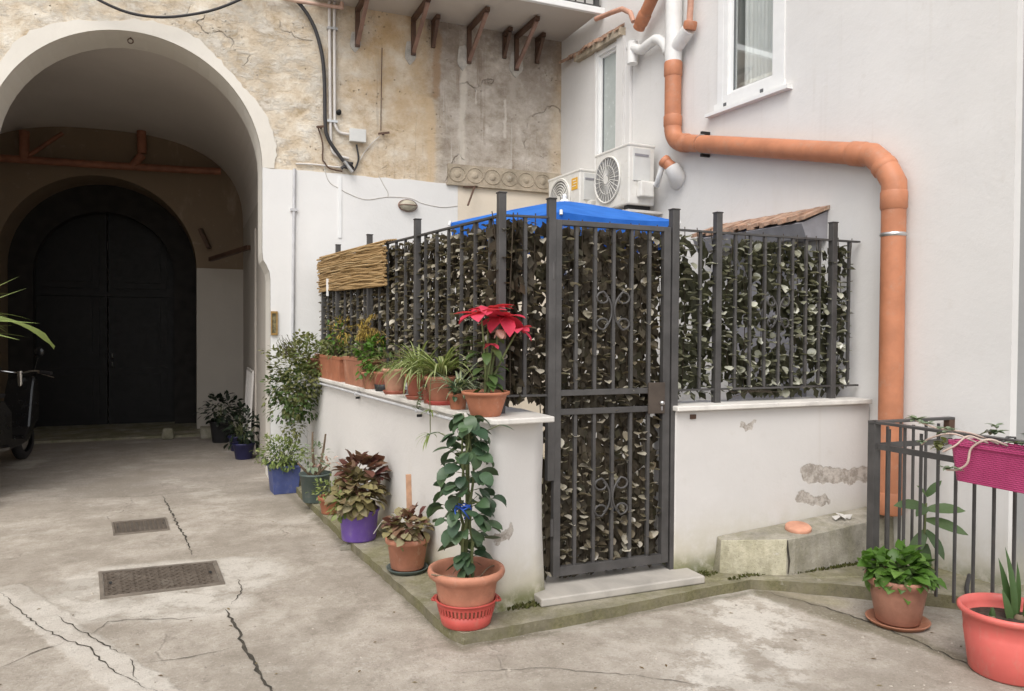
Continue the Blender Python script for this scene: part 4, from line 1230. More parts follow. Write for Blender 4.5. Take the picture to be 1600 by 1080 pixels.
line('wire', bpts([(506,252),(509,272),(516,286),(529,294)], .02), .004, M['wire'], 'thin pale wire drooping over the white paint below the rusty cable', 'wire')
line('wire', bpts([(529,294),(545,303),(572,312),(605,308),(640,310),(660,318),(690,324),(715,322)], .02), .004, M['wire'], 'thin wire sagging across the white wall beside the oval lamp', 'wire')
line('wire', bpts([(592,275),(600,290),(606,301),(606,309)], .02), .004, M['wire'], 'short thin wire dropping from the edge of the plaster to the sagging wire', 'wire')
line('wire', bpts([(597,75),(596,130),(595,204)], .02), .005, M['rust'], 'thin brown wire hanging straight down the ochre plaster', 'wire')
line('wire', bpts([(593,213),(580,225),(568,240),(563,250)], .02), .005, M['conduitw'], 'thin pale wire slanting from the iron hook to the cable tangle', 'wire')
mb = MB(); q = onB(598, 210); mb.bar((q.x-.06, YB-.05, q.z-.012), (q.x+.06, YB-.06, q.z+.012), .02, .02); mb.bar((q.x, YB, q.z-.0), (q.x, YB-.06, q.z), .018)
tag(mb.build('iron_hook', M['rust']), 'small rusty iron hook on the plaster right of the junction box', 'hook')
mb = MB(); q = onB(501, 200); mb.bar((q.x-.05, YB-.06, q.z-.01), (q.x+.05, YB-.05, q.z+.012), .025, .02); mb.bar((q.x, YB, q.z), (q.x, YB-.055, q.z), .02)
tag(mb.build('iron_hook', M['rust']), 'rusty iron hook beside the thick black cable', 'hook')
mb = MB(); q = onB(529, 176); mb.lathe([(.03,0),(.022,.05),(0,.055)], 10, mat=Matrix.Translation((q.x, YB, q.z)) @ Matrix.Rotation(R(90), 4, 'X'))
tag(mb.build('pipe_end', M['dark']), 'dark stub of pipe in the plaster right of the conduits', 'pipe')
# beige pipes along the top of the wall
tp = thing('gas_pipe', 'pale pink pipe with an elbow along the top edge of the plaster', 'pipe', tuple(onB(470, 5)))
mb = MB(); mb.tube(bpts([(350,-22),(410,-8),(470,3),(534,12)], .07), .020, 8); P(mb.build('pipe', M['pinkpipe'] if 'pinkpipe' in M else M['rustlight'], tp))
mb = MB(); mb.tube(bpts([(534,14),(534,-25)], .07), .022, 8); P(mb.build('riser', M['pinkpipe'] if 'pinkpipe' in M else M['rustlight'], tp))
# grey pole on the white paint
gp = thing('grey_conduit', 'straight grey conduit with a clip on the white painted wall beside the archway', 'conduit', tuple(onB(459, 525)))
mb = MB(); mb.tube(bpts([(460,264),(458.5,400),(457,560)], .03), .017, 10); P(mb.build('pipe', M['conduit'], gp))
mb = MB(); q = onB(459, 328, .03); mb.box((q.x-.035, q.y-.02, q.z-.014), (q.x+.035, q.y+.02, q.z+.014)); P(mb.build('clip', M['conduit'], gp))
# flat white cover strip
mb = MB(); mb.bar(onB(531, 276, .022), onB(531, 372, .022), .035, .01, upv=(0,1,0)); tag(mb.build('cable_cover', M['white']), 'narrow white cable cover strip going down the white painted wall', 'cable cover')
# oval lamp
la = thing('wall_lamp', 'oval weathered bulkhead lamp on the white wall above the fence', 'wall lamp', tuple(onB(636, 323)))
q = onB(636, 322); rot = Matrix.Translation((q.x, YB-.018, q.z)) @ Matrix.Rotation(R(90), 4, 'X') @ Matrix.Scale(1.6, 4, (1,0,0))
mb = MB(); mb.lathe([(.067,0),(.070,.012),(.064,.03)], 28, mat=rot); P(mb.build('housing', M['rustlight'], la))
M['lampglass'] = simple('dusty_lamp_glass', (.46,.42,.33), .5, dirt=(.30,.25,.18))
mb = MB(); mb.lathe([(.060,.028),(.054,.055),(.036,.075),(0,.082)], 28, mat=rot); P(mb.build('lamp_glass', M['lampglass'], la))
mb = MB(); mb.tube([rot @ Vector((.065*math.cos(a), 0, .03+.056*math.sin(a))) for a in [R(10*k) for k in range(19)]], .005, 6); P(mb.build('guard', M['rustlight'], la))
# bent rod under the ornamental band
mb = MB(); mb.tube(bpts([(742,291,.1),(738,302,.14),(731,321,.2)]), .012, 6); mb.bar(onB(724, 292, .05), onB(746, 292, .05), .02)
tag(mb.build('iron_rod', M['rust']), 'bent dark iron rod hanging under the ornamental band', 'rod')
# small framed picture on the jamb of the arch
q = at_v(409.5, 505, (.785, YB-.02), (.84, YB+.3)); q = Vector((.80, YB-.02, onB(409, 505).z))
pf = thing('picture_frame', 'small gilt framed picture on the edge of the archway', 'picture frame', tuple(q))
M['gilt'] = simple('old_gilt', (.36,.22,.075), .45, .3)
M['pic'] = simple('faded_picture', (.16,.135,.07), .5, var=.6, sc=30)
wz_ = .125
mb = MB(); o_ = [(-.012,-wz_), (.055,-wz_), (.055,wz_), (-.012,wz_)]; i_ = [(.0,-wz_+.022), (.043,-wz_+.022), (.043,wz_-.022), (.0,wz_-.022)]
mb.prism([o_, i_], lambda a, b, d: (q.x+a, q.y-d, q.z+b), 0, .022); P(mb.build('frame', M['gilt'], pf, auto=True))
mb = MB(); mb.box((q.x, q.y-.01, q.z-wz_+.022), (q.x+.043, q.y-.002, q.z+wz_-.022)); P(mb.build('picture', M['pic'], pf))

# orange pipe in the passage
pp = thing('passage_pipe', 'orange drain pipe with two branches under the vault of the dark passage', 'pipe', (-1, 12.6, 3.9))
z_ = at_y(200, 262, 12.75)
mb = MB(); mb.tube([at_y(-60, 243, 12.75), at_y(160, 258, 12.75), at_y(300, 266, 12.75), at_y(345, 268, 12.75)], .055, 12); P(mb.build('pipe', M['dimpvc'], pp))
for x0, y0, x1, y1 in ((38, 252, 38, 205), (222, 240, 221, 205)):
    mb = MB(); mb.tube([at_y(x0, y0, 12.75), at_y(x1, y1, 12.75)], .065, 12); P(mb.build('branch', M['dimpvc'], pp))
mb = MB(); mb.tube([at_y(205, 262, 12.75), at_y(222, 242, 12.75)], .06, 12); P(mb.build('bend', M['dimpvc'], pp))
mb = MB(); mb.tube([at_y(45, 243, 12.75), at_y(98, 208, 12.75)], .03, 8); P(mb.build('bend', M['dimpvc'], pp))
mb = MB(); mb.bar(at_y(313, 358, 12.9), at_y(327, 388, 12.85), .09, .05); mb.bar((PX1-.02, 11.4, 2.75), (PX1-.5, 12.5, 2.65), .06); tag(mb.build('iron_bracket', M['rust']), 'pair of dark iron brackets on the pier and side wall of the passage', 'bracket')

# ------------------------------------------------------------------ manhole covers and cracks
def mat_cover():
    t = T('rusty_iron_cover'); o = t.obj()
    br = t.n('ShaderNodeTexBrick'); t.put(br.inputs['Vector'], o); br.inputs['Scale'].default_value = 14; br.inputs['Mortar Size'].default_value = .12; br.inputs['Brick Width'].default_value = .5; br.inputs['Row Height'].default_value = .25
    n = t.noise(o, 9, 8, .7)
    c = t.mix(t.mr(n, .3, .7), (.15,.122,.098), (.27,.225,.182))
    c = t.mix(t.mr(t.noise(o, 4, 6), .55, .7, 0, .7), c, (.36,.32,.27))
    c = t.mix(t.ma('MULTIPLY', br.outputs['Fac'], .5), c, (.075,.058,.045))
    t.bump(t.ma('SUBTRACT', t.ma('MULTIPLY', n, .2), br.outputs['Fac']), .6, .006)
    return t.out(c, .6, .35, .4)
M['cover'] = mat_cover()
def manhole(corners, label, studs):
    q = [at_z(x, y) for x, y in corners]
    c = sum(q, Vector())/4
    t = thing('manhole_cover', label, 'manhole cover', (c.x, c.y, 0))
    loc = [p - c for p in q]
    def fn(a, b): return loc[0]*(1-a)*(1-b) + loc[1]*a*(1-b) + loc[2]*a*b + loc[3]*(1-a)*b
    mb = MB()
    o_ = [(-.035,-.06),(1.035,-.06),(1.035,1.06),(-.035,1.06)]; i_ = [(0,0),(1,0),(1,1),(0,1)]
    mb.prism([o_, i_], lambda a, b, d: fn(a,b)+Vector((0,0,d)), -.01, .010); mb.build('rim', M['rust2'], t, auto=True)
    mb = MB(); mb.prism([[(.006,.012),(.994,.012),(.994,.988),(.006,.988)]], lambda a, b, d: fn(a,b)+Vector((0,0,d)), -.01, .006)
    L = (loc[1]-loc[0]).length; Wd = (loc[3]-loc[0]).length
    if studs:
        nx, ny = int(L/.035), int(Wd/.035)
        for i in range(nx):
            for j in range(ny):
                a, b = (i+.5+.25*(j % 2))/nx, (j+.5)/ny
                if a > .97: continue
                s = 1 if (i+j) % 2 else -1
                mb.bar(fn(a-.25/nx, b-s*.22/ny)+Vector((0,0,.008)), fn(a+.25/nx, b+s*.22/ny)+Vector((0,0,.008)), .008, .005)
    else:
        for i in range(11):
            a = .05+.09*i
            mb.add([fn(a,.12)+Vector((0,0,.0075)), fn(a+.05,.12)+Vector((0,0,.0075)), fn(a+.05,.88)+Vector((0,0,.0075)), fn(a,.88)+Vector((0,0,.0075))], [(0,1,2,3)], 1)
    mb.build('plate', [M['cover'], M['slot']], t, auto=False)
    mb = MB()
    for a in (.06, .94): mb.add([fn(a-.012,.45)+Vector((0,0,.0125)), fn(a+.012,.45)+Vector((0,0,.0125)), fn(a+.012,.55)+Vector((0,0,.0125)), fn(a-.012,.55)+Vector((0,0,.0125))], [(0,1,2,3)])
    mb.build('lifting_slot', M['dark'], t, auto=False)
M['rust2'] = mat_iron('worn_iron_rim', (.20,.17,.14), .6)
M['slot'] = simple('slot_dirt', (.085,.070,.056), .95)
manhole([(163,934),(345,912),(333,880),(160,897)], 'large rusty iron manhole cover set in pale cement', True)
manhole([(180,836),(262,828),(257,811),(177,818)], 'small slotted iron drain cover farther back towards the archway', False)
M['crack'] = simple('crack_dirt', (.055,.047,.036), .95, var=.5, sc=30, bump=.8, bsc=90)
def crack(px, wmm, jit=3):
    """ragged dirt-filled joint lying in the concrete"""
    pts = [at_z(x, y) for x, y in px]; P_ = []
    for a, b in zip(pts[:-1], pts[1:]):
        n = max(2, int((b-a).length/.035))
        for k in range(n): P_.append(a.lerp(b, k/n))
    P_.append(pts[-1])
    vs_ = []
    n = len(P_)
    for i, p in enumerate(P_):
        d = (P_[min(i+1, n-1)] - P_[max(i-1, 0)]).normalized(); s = Vector((-d.y, d.x, 0))
        t = i/(n-1); wd = wmm*.001*(.25 + .75*min(1, 4*t, 4*(1-t)))*rnd(.35, 1.25)
        q = p + s*rnd(-jit, jit)*.001*3; q.z = .004
        vs_ += [q + s*wd/2, q - s*wd/2]
    mb = MB(); mb.add(vs_, [(2*i, 2*i+1, 2*i+3, 2*i+2) for i in range(n-1)])
    return tag(mb.build('ground_crack', M['crack'], auto=False), kind='structure')
crack([(353,953),(362,972),(372,985),(378,1008),(392,1030),(404,1052),(428,1085)], 22)
crack([(254,775),(262,790),(270,806),(278,822),(290,840),(296,856),(301,868)], 15)
crack([(0,925),(30,955),(60,978),(100,1000),(140,1012),(165,1040),(200,1062),(245,1082)], 8)
crack([(85,962),(120,982),(150,1000),(185,1020),(196,1022)], 8)
crack([(140,992),(170,972),(210,968),(280,968),(330,964)], 6)
crack([(0,1045),(50,1022),(100,1005)], 7)
crack([(205,1030),(212,1062)], 8)
crack([(0,775),(140,778),(230,776),(300,768),(405,752)], 5)
crack([(700,1052),(850,1045),(1000,1057),(1150,1080)], 4)
crack([(1195,925),(1290,950),(1392,985),(1490,1030),(1600,1070)], 10, 5)
crack([(230,1036),(300,1028),(370,1012)], 5)
crack([(372,905),(378,925),(362,945)], 7)

# ------------------------------------------------------------------ concrete block and bits on the walkway
bk = thing('concrete_block', 'old mossy concrete ledge against the low wall under the orange drainpipe', 'concrete ledge', (3.6, 3.9, 0))
xq = wallx(3.8) - .002
low = [(3.10, 3.955, .04), (3.46, 3.755, .04), (3.52, 3.745, .04), (3.80, 3.76, .04), (xq, 3.81, .04), (xq, 4.018, .04), (3.10, 4.018, .06)]
hi = [(3.12, 3.965, .275), (3.47, 3.765, .297), (3.53, 3.757, .298), (3.80, 3.772, .312), (xq, 3.825, .345), (xq, 4.018, .375), (3.13, 4.018, .288)]
mb = MB(); n = len(low)
mb.add(low + hi, [(i, (i+1)%n, n+(i+1)%n, n+i) for i in range(1, n)] + [tuple(range(n, 2*n))])
mb.add([low[0], low[1], hi[1], hi[0]], [(0,1,2,3)], 1)
M['blockend'] = mat_moss_concrete('limewashed_block_end', (.48,.445,.335), .5, .8)
P(mb.build('block', [M['block'], M['blockend']], bk, auto=True, bevel=.006))
# a flaw down the block's corner, as a separate darker seam
mb = MB(); mb.tube([(3.475, 3.757, .08), (3.482, 3.754, .16), (3.47, 3.756, .24), (3.476, 3.764, .29)], [.005,.007,.006,.003], 6); P(mb.build('seam', M['crack'], bk))
M['terra_disc'] = mat_terracotta('pale_terracotta', (.60,.30,.20), .25, .8)
c_ = at_z(1262, 818, .33)
c_ = Vector((3.66, 3.87, .308))
mb = MB(); mb.lathe([(0,.0),(.075,0),(.082,.008),(.082,.028),(.074,.036),(0,.034)], 28); o = mb.build('terracotta_lid', M['terra_disc'], loc=c_); o.rotation_euler = (R(8), R(-5), 0)
tag(o, 'round terracotta lid lying on the concrete ledge', 'lid')
mb = MB()
for k in range(5):
    q = Vector((4.05+rnd(-.06,.06), 3.90+rnd(-.04,.04), .345)); a = rnd(0,3)
    mb.add([q+Vector((rnd(.02,.04)*math.cos(a+j*1.5), rnd(.02,.04)*math.sin(a+j*1.5), rnd(0,.03))) for j in range(4)], [(0,1,2,3)])
M['flake'] = simple('plaster_flake', (.50,.48,.45), .9)
tag(mb.build('plaster_flakes', M['flake'], auto=False), 'few white plaster flakes lying on the concrete ledge by the drainpipe', 'plaster flakes')
wst = MB(); q = at_z(549, 858)
wst.prism([[(-.09,-.02),(.06,-.03),(.075,.03),(.02,.05),(-.07,.03)]], lambda a, b, d: (q.x+a, q.y+b, d*(1 if a > -.05 else .5)), 0, .055)
tag(wst.build('stone_wedge', M['block'], auto=True, bevel=.008), 'small stone wedge on the ground propping the purple pot', 'stone')
# moss tuft at the gate's foot
M['moss'] = leafmat('moss', [(.05,.06,.015),(.09,.10,.03),(.12,.11,.05),(.07,.075,.02)], .9, .1, .1)
def moss(c, rx, ry, n, label):
    mb = MB()
    for k in range(n):
        a = rnd(0,6.3); r = math.sqrt(random.random())
        mb.leaf((c[0]+rx*r*math.cos(a), c[1]+ry*r*math.sin(a), c[2]), (rnd(-.6,.6), rnd(-.6,.6), 1), (rnd(-1,1), rnd(-1,1), .2), rnd(.012,.030), .012, .4, .2, 2)
    tag(mb.build('moss', M['moss'], auto=False), label, 'moss', kind='stuff')
# grit, crumbs and bits of leaf on the concrete
mb = MB()
for k in range(420):
    px, py = rnd(-50, 1650), 720 + 360*random.random()**.7
    if 560 < px < 1100 and py < 900: continue
    q = at_z(px, py, .0); r = rnd(.002, .007) if k % 14 else rnd(.008, .014)
    if k % 9 == 0:
        mb.leaf(q + Vector((0,0,.004)), (rnd(-1,1), rnd(-1,1), .1), (0,0,1), rnd(.015,.035), .012, .3, .2, 2, 1)
    else:
        v = [q + Vector((r*rnd(.6,1.2)*math.cos(R(72*j)), r*rnd(.6,1.2)*math.sin(R(72*j)), .0)) for j in range(5)] + [q + Vector((rnd(-.3,.3)*r, rnd(-.3,.3)*r, r*rnd(.5,.9)))]
        mb.add(v, [(j, (j+1) % 5, 5) for j in range(5)])
M['crumb'] = simple('concrete_crumbs', (.36,.32,.27), .95, var=.5, sc=3)
M['litter'] = leafmat('dry_leaf_bits', [(.20,.13,.06),(.13,.085,.045),(.28,.22,.12)], .9, .1, .1)
tag(mb.build('grit', [M['crumb'], M['litter']], auto=False), 'loose grit, crumbs and dry leaf bits scattered over the concrete', 'grit', kind='stuff')
moss((2.98, 3.97, .06), .10, .05, 240, 'dark moss clump at the foot of the wall beside the doorstep')
moss((3.28, 3.84, .062), .20, .025, 200, 'thin moss line along the left foot of the concrete ledge')
moss((3.95, 3.755, .070), .45, .014, 360, 'thin moss line along the front foot of the concrete ledge')
moss((1.72, 3.90, .06), .16, .04, 260, 'strip of green moss along the foot of the wall left of the gate')
# ------------------------------------------------------------------ pots and plants
TC = mat_terracotta('terracotta', (.40,.155,.085), .35)
TCL = mat_terracotta('light_terracotta', (.56,.31,.21), .35)
TCP = mat_terracotta('plastic_terracotta', (.44,.190,.12), .40, .6)
TCR = mat_terracotta('red_brown_plastic', (.36,.115,.075), .05, .45)
TCB = mat_terracotta('brown_terracotta', (.36,.175,.12), .2, .55)
TCD = mat_terracotta('weathered_terracotta', (.37,.165,.10), .4)
CORAL = simple('coral_plastic', (.64,.135,.115), .42, var=.08, sc=5, spec=.4, dirt=(.58,.17,.13), splash=(.48,.30,.24))
REDP = simple('red_plastic', (.46,.075,.060), .5, var=.1, splash=(.34,.16,.11))
PURP = simple('purple_plastic', (.155,.085,.36), .5, var=.1, splash=(.30,.24,.30))
BLUEP = simple('blue_plastic', (.060,.080,.21), .5, var=.15, splash=(.22,.21,.22))
GREYG = simple('dark_green_plastic', (.075,.100,.092), .5, var=.15, splash=(.20,.19,.16))
BLK = simple('black_plastic', (.025,.025,.027), .5)
MAG = simple('magenta_plastic', (.56,.040,.185), .45, var=.06)
SOIL = simple('soil', (.045,.032,.022), .95, var=.5, sc=40, bump=.9, bsc=60)
STEM = simple('green_stem', (.13,.15,.06), .7, var=.3)
WOODY = simple('woody_stem', (.16,.115,.075), .85, var=.3)
STICK = simple('wooden_stick', (.46,.27,.17), .75, var=.15, sc=20)
PALES = simple('pale_trailing_stem', (.52,.40,.34), .6)
G_bright = leafmat('bright_green_leaf', [(.08,.17,.025),(.12,.24,.04),(.06,.13,.02),(.16,.28,.06)], .4, .4, .3)
G_light = leafmat('light_green_leaf', [(.20,.26,.08),(.26,.31,.11),(.15,.21,.065),(.33,.35,.15)], .5, .3, .3)
G_mid = leafmat('mid_green_leaf', [(.07,.12,.035),(.10,.16,.05),(.055,.09,.03),(.14,.19,.07)], .5, .35, .25)
G_olive = leafmat('olive_leaf', [(.15,.165,.06),(.21,.22,.085),(.10,.115,.045),(.27,.27,.12),(.13,.14,.055)], .55, .3, .25)
G_dark = leafmat('dark_glossy_leaf', [(.042,.080,.046),(.065,.115,.060),(.095,.15,.075),(.034,.064,.038),(.08,.14,.06)], .42, .45, .15)
G_grey = leafmat('grey_green_leaf', [(.20,.25,.17),(.27,.31,.22),(.15,.20,.13)], .6, .3, .2)
G_bulb = leafmat('bulb_leaf', [(.055,.105,.035),(.075,.13,.045)], .4, .4, .2)
COLE = leafmat('coleus_leaf', [(.14,.055,.05),(.20,.09,.07),(.25,.16,.10),(.11,.045,.04),(.22,.13,.09)], .5, .3, .2)
COLG = leafmat('coleus_green_leaf', [(.23,.19,.09),(.30,.26,.13),(.17,.12,.07),(.34,.30,.19)], .5, .3, .2)
RED = leafmat('poinsettia_bract', [(.66,.050,.10),(.74,.080,.15),(.56,.035,.07)], .5, .3, .3)
PINKW = leafmat('pale_pink_bract', [(.62,.36,.33),(.70,.48,.42)], .5, .3, .3)
CREAM = leafmat('cream_stripe', [(.46,.47,.27),(.52,.52,.33)], .5, .3, .3)
DRY = leafmat('dried_frond', [(.40,.29,.06),(.33,.22,.06),(.47,.36,.10),(.25,.15,.06)], .8, .2, .2)

def pot(name_, label, cat, loc, prof, mat, soil_z, soil_r, n=40, sx=1, sy=1, rz=0):
    t = thing(name_, label, cat, loc, rz)
    mb = MB(); mb.lathe(prof, n, sx=sx, sy=sy); mb.build('pot', mat, t, auto=True)
    mb = MB(); mb.lathe([(soil_r, soil_z-.004), (soil_r*.5, soil_z+.006), (0, soil_z+.010)], 20, sx=sx, sy=sy, wob=.02); mb.build('soil', SOIL, t, auto=False)
    return t
def potprof(rt, rb, h, lip=.02, lipo=.012, th=.01, floor=True):
    """plain flower pot with a thick rim"""
    return [(0, 0), (rb-.004, 0), (rb, .006), (rt-.006-lipo*0, h-lip-.006), (rt+lipo*.7, h-lip), (rt+lipo, h-lip*.5), (rt+lipo*.8, h-.002), (rt, h), (rt-th, h-.004), (rt-th*1.6, h-lip*2), (rt-th*2, h-.09 if h > .12 else h*.3), (0, h-.095 if h > .12 else h*.28)]
def saucer(t, r, mat, z=0):
    mb = MB(); mb.lathe([(0,z), (r*.85,z), (r*.98,z+.020), (r,z+.026), (r*.95,z+.026), (r*.84,z+.008), (0,z+.007)], 32); return mb.build('saucer', mat, t, auto=True)
def sph():
    while True:
        v = Vector((rnd(-1,1), rnd(-1,1), rnd(-1,1)))
        if 0.05 < v.length < 1: return v
def bush(t, mat, n, c, rad, L, Wr=.5, stems=8, z0=0, droop=(.2,.9), shell=.55, upb=.4, name='foliage', prof=None, stemr=.004, smat=None, gap=0):
    """leaf mass: blades spread through an uneven ellipsoid round c, on stems from the pot"""
    mb = MB(); c = Vector(c); sd = random.random()*9
    k = 0; tries = 0
    while k < n and tries < n*8:
        tries += 1
        v = sph()
        v = v.normalized()*(shell + (1-shell)*v.length) if random.random() < .7 else v
        lump = 1 + .22*math.sin(v.x*5+sd)*math.sin(v.y*5+sd*2) + .18*math.sin(v.z*6+v.x*4+sd)
        if gap and math.sin(v.x*7+sd)*math.sin(v.z*7+sd*1.7) > gap: continue
        p = c + Vector((v.x*rad[0], v.y*rad[1], v.z*rad[2]))*lump
        if p.z < z0: continue
        d = (v + Vector((rnd(-.6,.6), rnd(-.6,.6), rnd(-.3,.5)))).normalized()
        nrm = Vector((rnd(-.5,.5), rnd(-.5,.5), 1)) + v*upb
        l = L*rnd(.65, 1.25)
        mb.leaf(p, d, nrm, l, l*Wr*rnd(.85,1.15), rnd(*droop), rnd(.05,.35), 3, 0, prof); k += 1
    f = mb.build(name, mat, t, auto=False)
    mb = MB()
    for i in range(stems):
        v = sph(); v.z = abs(v.z); e = c + Vector((v.x*rad[0]*.8, v.y*rad[1]*.8, v.z*rad[2]*.8))
        b = Vector((rnd(-.3,.3)*rad[0]*.5, rnd(-.3,.3)*rad[1]*.5, z0-.01))
        mb.tube(bend(b, (b+e)/2 + Vector((0,0,.05)), e, 5), [stemr*(1-.1*j) for j in range(6)], 5)
    if stems: mb.build('stem', smat or STEM, t)
    return f
def straps(t, n, z0, L, W, up_=(.55,1.0), droop=(1.2,2.4), mats=None, stripes=(0,1,0), name='foliage', seg=9):
    mb = MB()
    for i in range(n):
        a = rnd(0, 6.283); e = rnd(*up_)
        d = Vector((math.cos(a)*(1-e*.8), math.sin(a)*(1-e*.8), e))
        l = L*rnd(.6, 1.15)
        mb.leaf((rnd(-.02,.02), rnd(-.02,.02), z0), d, Vector((-math.cos(a), -math.sin(a), .6)), l, W*rnd(.7,1.1), rnd(*droop), .25, seg, 0,
                lambda q: (.55+.45*min(1, q*4))*(1-q**2.5)+.02, stripes)
    return mb.build(name, mats or [G_light, CREAM], t, auto=False)

def roundprof(t): return max(.02, math.sin(math.pi*min(1, .06+t*.94))**.55*(1-.25*t))
# ---- row on the ledge: positions from the pixel of the pot's foot
def led(px, py, z=ZC, push=0.0):
    p = at_z(px, py, z); y = p.y
    return Vector((p.x + push, p.y, z))
def onledge(px, inset=.07):
    """point on the ledge seen at column px, inset metres from its outer edge"""
    best = None
    for i in range(420):
        y = 3.9 + i*.01; x = ledge_x(y) + inset; v = Vector((x, y, ZC)) - CAM
        u = 800 + 1200*v.dot(rt)/v.dot(fwd)
        if best is None or abs(u-px) < best[0]: best = (abs(u-px), Vector((x, y, ZC)))
    return best[1]
# poinsettia bowl on the corner
pb = Vector((1.525, 4.0, ZC))
t = pot('poinsettia', 'red poinsettia in a wide terracotta bowl on the corner of the low wall', 'potted plant', pb,
        [(0,0),(.078,0),(.085,.006),(.098,.05),(.112,.095),(.118,.115),(.128,.118),(.136,.126),(.134,.138),(.122,.136),(.112,.118),(0,.110)], TC, .122, .112)
mb = MB()
heads = [(-.05,-.05,.57,.175), (.10,.0,.55,.17), (.03,.03,.60,.14), (.18,-.03,.48,.12), (.02,-.05,.40,.06)]
for hx, hy, hz, L in heads: mb.tube(bend((rnd(-.03,.03), rnd(-.03,.03), .11), (hx*.3, hy, .28), (hx, hy, hz), 7), [.008,.008,.007,.007,.006,.006,.005,.004], 7)
mb.build('stem', STEM, t)
mb = MB()
rr0 = rt0
for hx, hy, hz, L in heads:
    k = 9 if L > .09 else 6
    for i in range(k):
        a = 6.283*i/k + rnd(-.25,.25); up_ = rnd(-.15,.45)
        mb.leaf((hx, hy, hz), (math.cos(a), math.sin(a), up_), Vector((0,0,1))+Vector((rnd(-.3,.3),rnd(-.3,.3),0)), L*rnd(.75,1.1), L*.55, rnd(.2,1.0), .2, 5)
mb.build('bracts', RED, t, auto=False)
mb = MB()
for i in range(6):
    a = rnd(0,6.28); mb.leaf((.06+rnd(-.02,.02), rnd(-.06,-.03), .48), (math.cos(a), math.sin(a), -.5), (0,0,1), .07, .05, .6, .2, 4)
mb.build('pale_bracts', PINKW, t, auto=False)
mb = MB()
for i in range(30):
    a = rnd(0,6.28); h = rnd(.15,.44); q = .02+.1*(h-.1)
    mb.leaf((math.cos(a)*q, math.sin(a)*q, h), (math.cos(a), math.sin(a), rnd(-.2,.5)), (0,0,1), rnd(.07,.12), .055, rnd(.3,1.2), .2, 4)
mb.build('leaves', G_mid, t, auto=False)
# spider plants
p = onledge(690, .085)
t = pot('spider_plant', 'striped spider plant in a terracotta pot with red saucer beside the poinsettia', 'potted plant', p, [(r, z+.012) for r, z in potprof(.102,.076,.17,.026,.010)], TCP, .155, .088)
saucer(t, .10, REDP); straps(t, 84, .155, .46, .024, up_=(.62,1.0), droop=(1.0,2.5))
mb = MB(); pts = smooth_path([(0,-.02,.15), (-.08,-.08,.22), (-.115,-.13,.10), (-.12,-.15,-.05), (-.12,-.155,-.16)], 5); mb.tube(pts, .003, 5)
for z_, L in ((-.02,.07), (-.17,.13)):
    for i in range(11):
        a = rnd(0,6.28); mb.leaf((-.12,-.153,z_), (math.cos(a), math.sin(a), rnd(-.6,.8)), (0,0,1), L*rnd(.6,1.1), .011, rnd(.6,1.6), .2, 5, 1)
mb.build('runner', [STEM, G_light], t, auto=False)
p = onledge(655, .085)
t = pot('spider_plant', 'arching spider plant in a red brown pot on the wall, second from the poinsettia', 'potted plant', p, [(r, z+.01) for r, z in potprof(.095,.072,.165,.026,.009)], TCR, .15, .08)
saucer(t, .095, TCR); straps(t, 76, .15, .44, .022, up_=(.58,.98), droop=(1.0,2.6))
# pot with trailing grey plant between
p = onledge(672, .045)
t = pot('small_pot', 'small brown pot with a trailing grey green stem squeezed between the two spider plants', 'potted plant', p, potprof(.055,.042,.11,.02,.006), TCR, .095, .044)
mb = MB(); pts = smooth_path([(0,-.01,.10), (-.05,-.05,.12), (-.09,-.06,.05), (-.11,-.07,-.01), (-.10,-.075,-.03)], 5); mb.tube(pts, .003, 5)
for q in pts[4::1]:
    for k in range(2): a = rnd(0,6.28); mb.leaf(q, (math.cos(a), math.sin(a), rnd(-.2,.5)), (0,0,1), .035, .022, .5, .2, 3, 1)
mb.build('trailing_stem', [STEM, G_grey], t, auto=False)
# leafy variegated plant right before the poinsettia
p = onledge(716, .06)
t = pot('small_pot', 'small terracotta pot of cream edged leaves tucked behind the poinsettia bowl', 'potted plant', p, potprof(.06,.045,.10,.02,.008), TC, .085, .048)
straps(t, 46, .09, .28, .019, up_=(.6,1.0), droop=(.8,2.0), mats=[G_grey, CREAM])
bush(t, G_dark, 40, (.0,-.03,.12), (.07,.06,.05), .04, .6, 0, .06)
# light terracotta pot
p = onledge(617, .075)
t = pot('flower_pot', 'pale terracotta pot with thin strap leaves and a saucer in the middle of the row', 'potted plant', p, [(r, z+.01) for r, z in potprof(.092,.068,.18,.024,.010)], TCL, .165, .078)
saucer(t, .09, TCR); straps(t, 20, .165, .36, .012, up_=(.3,.9), droop=(1.5,2.8)); bush(t, G_mid, 45, (0,.0,.22), (.07,.07,.09), .045, .4, 5, .14)
mb = MB()
for k in range(5): mb.tube(bend((0,0,.14), (rnd(-.05,.05), rnd(-.05,.05), .26), (rnd(-.1,.1), rnd(-.1,.1), .33), 5), .003, 5)
mb.build('dry_stem', WOODY, t)
# dark pot
p = onledge(600, .085)
t = pot('flower_pot', 'red brown pot in a black holder with a thin plant behind the pale pot', 'potted plant', p, [(0,0),(.062,0),(.07,.05),(.073,.052),(.078,.13),(.084,.135),(.084,.15),(.074,.15),(.07,.12),(0,.115)], TCR, .13, .066)
mb = MB(); mb.lathe([(0,-.001),(.068,-.001),(.077,.052),(.072,.054)], 28); mb.build('holder', BLK, t)
bush(t, G_olive, 60, (0,0,.22), (.08,.08,.09), .045, .35, 8, .13, smat=WOODY)
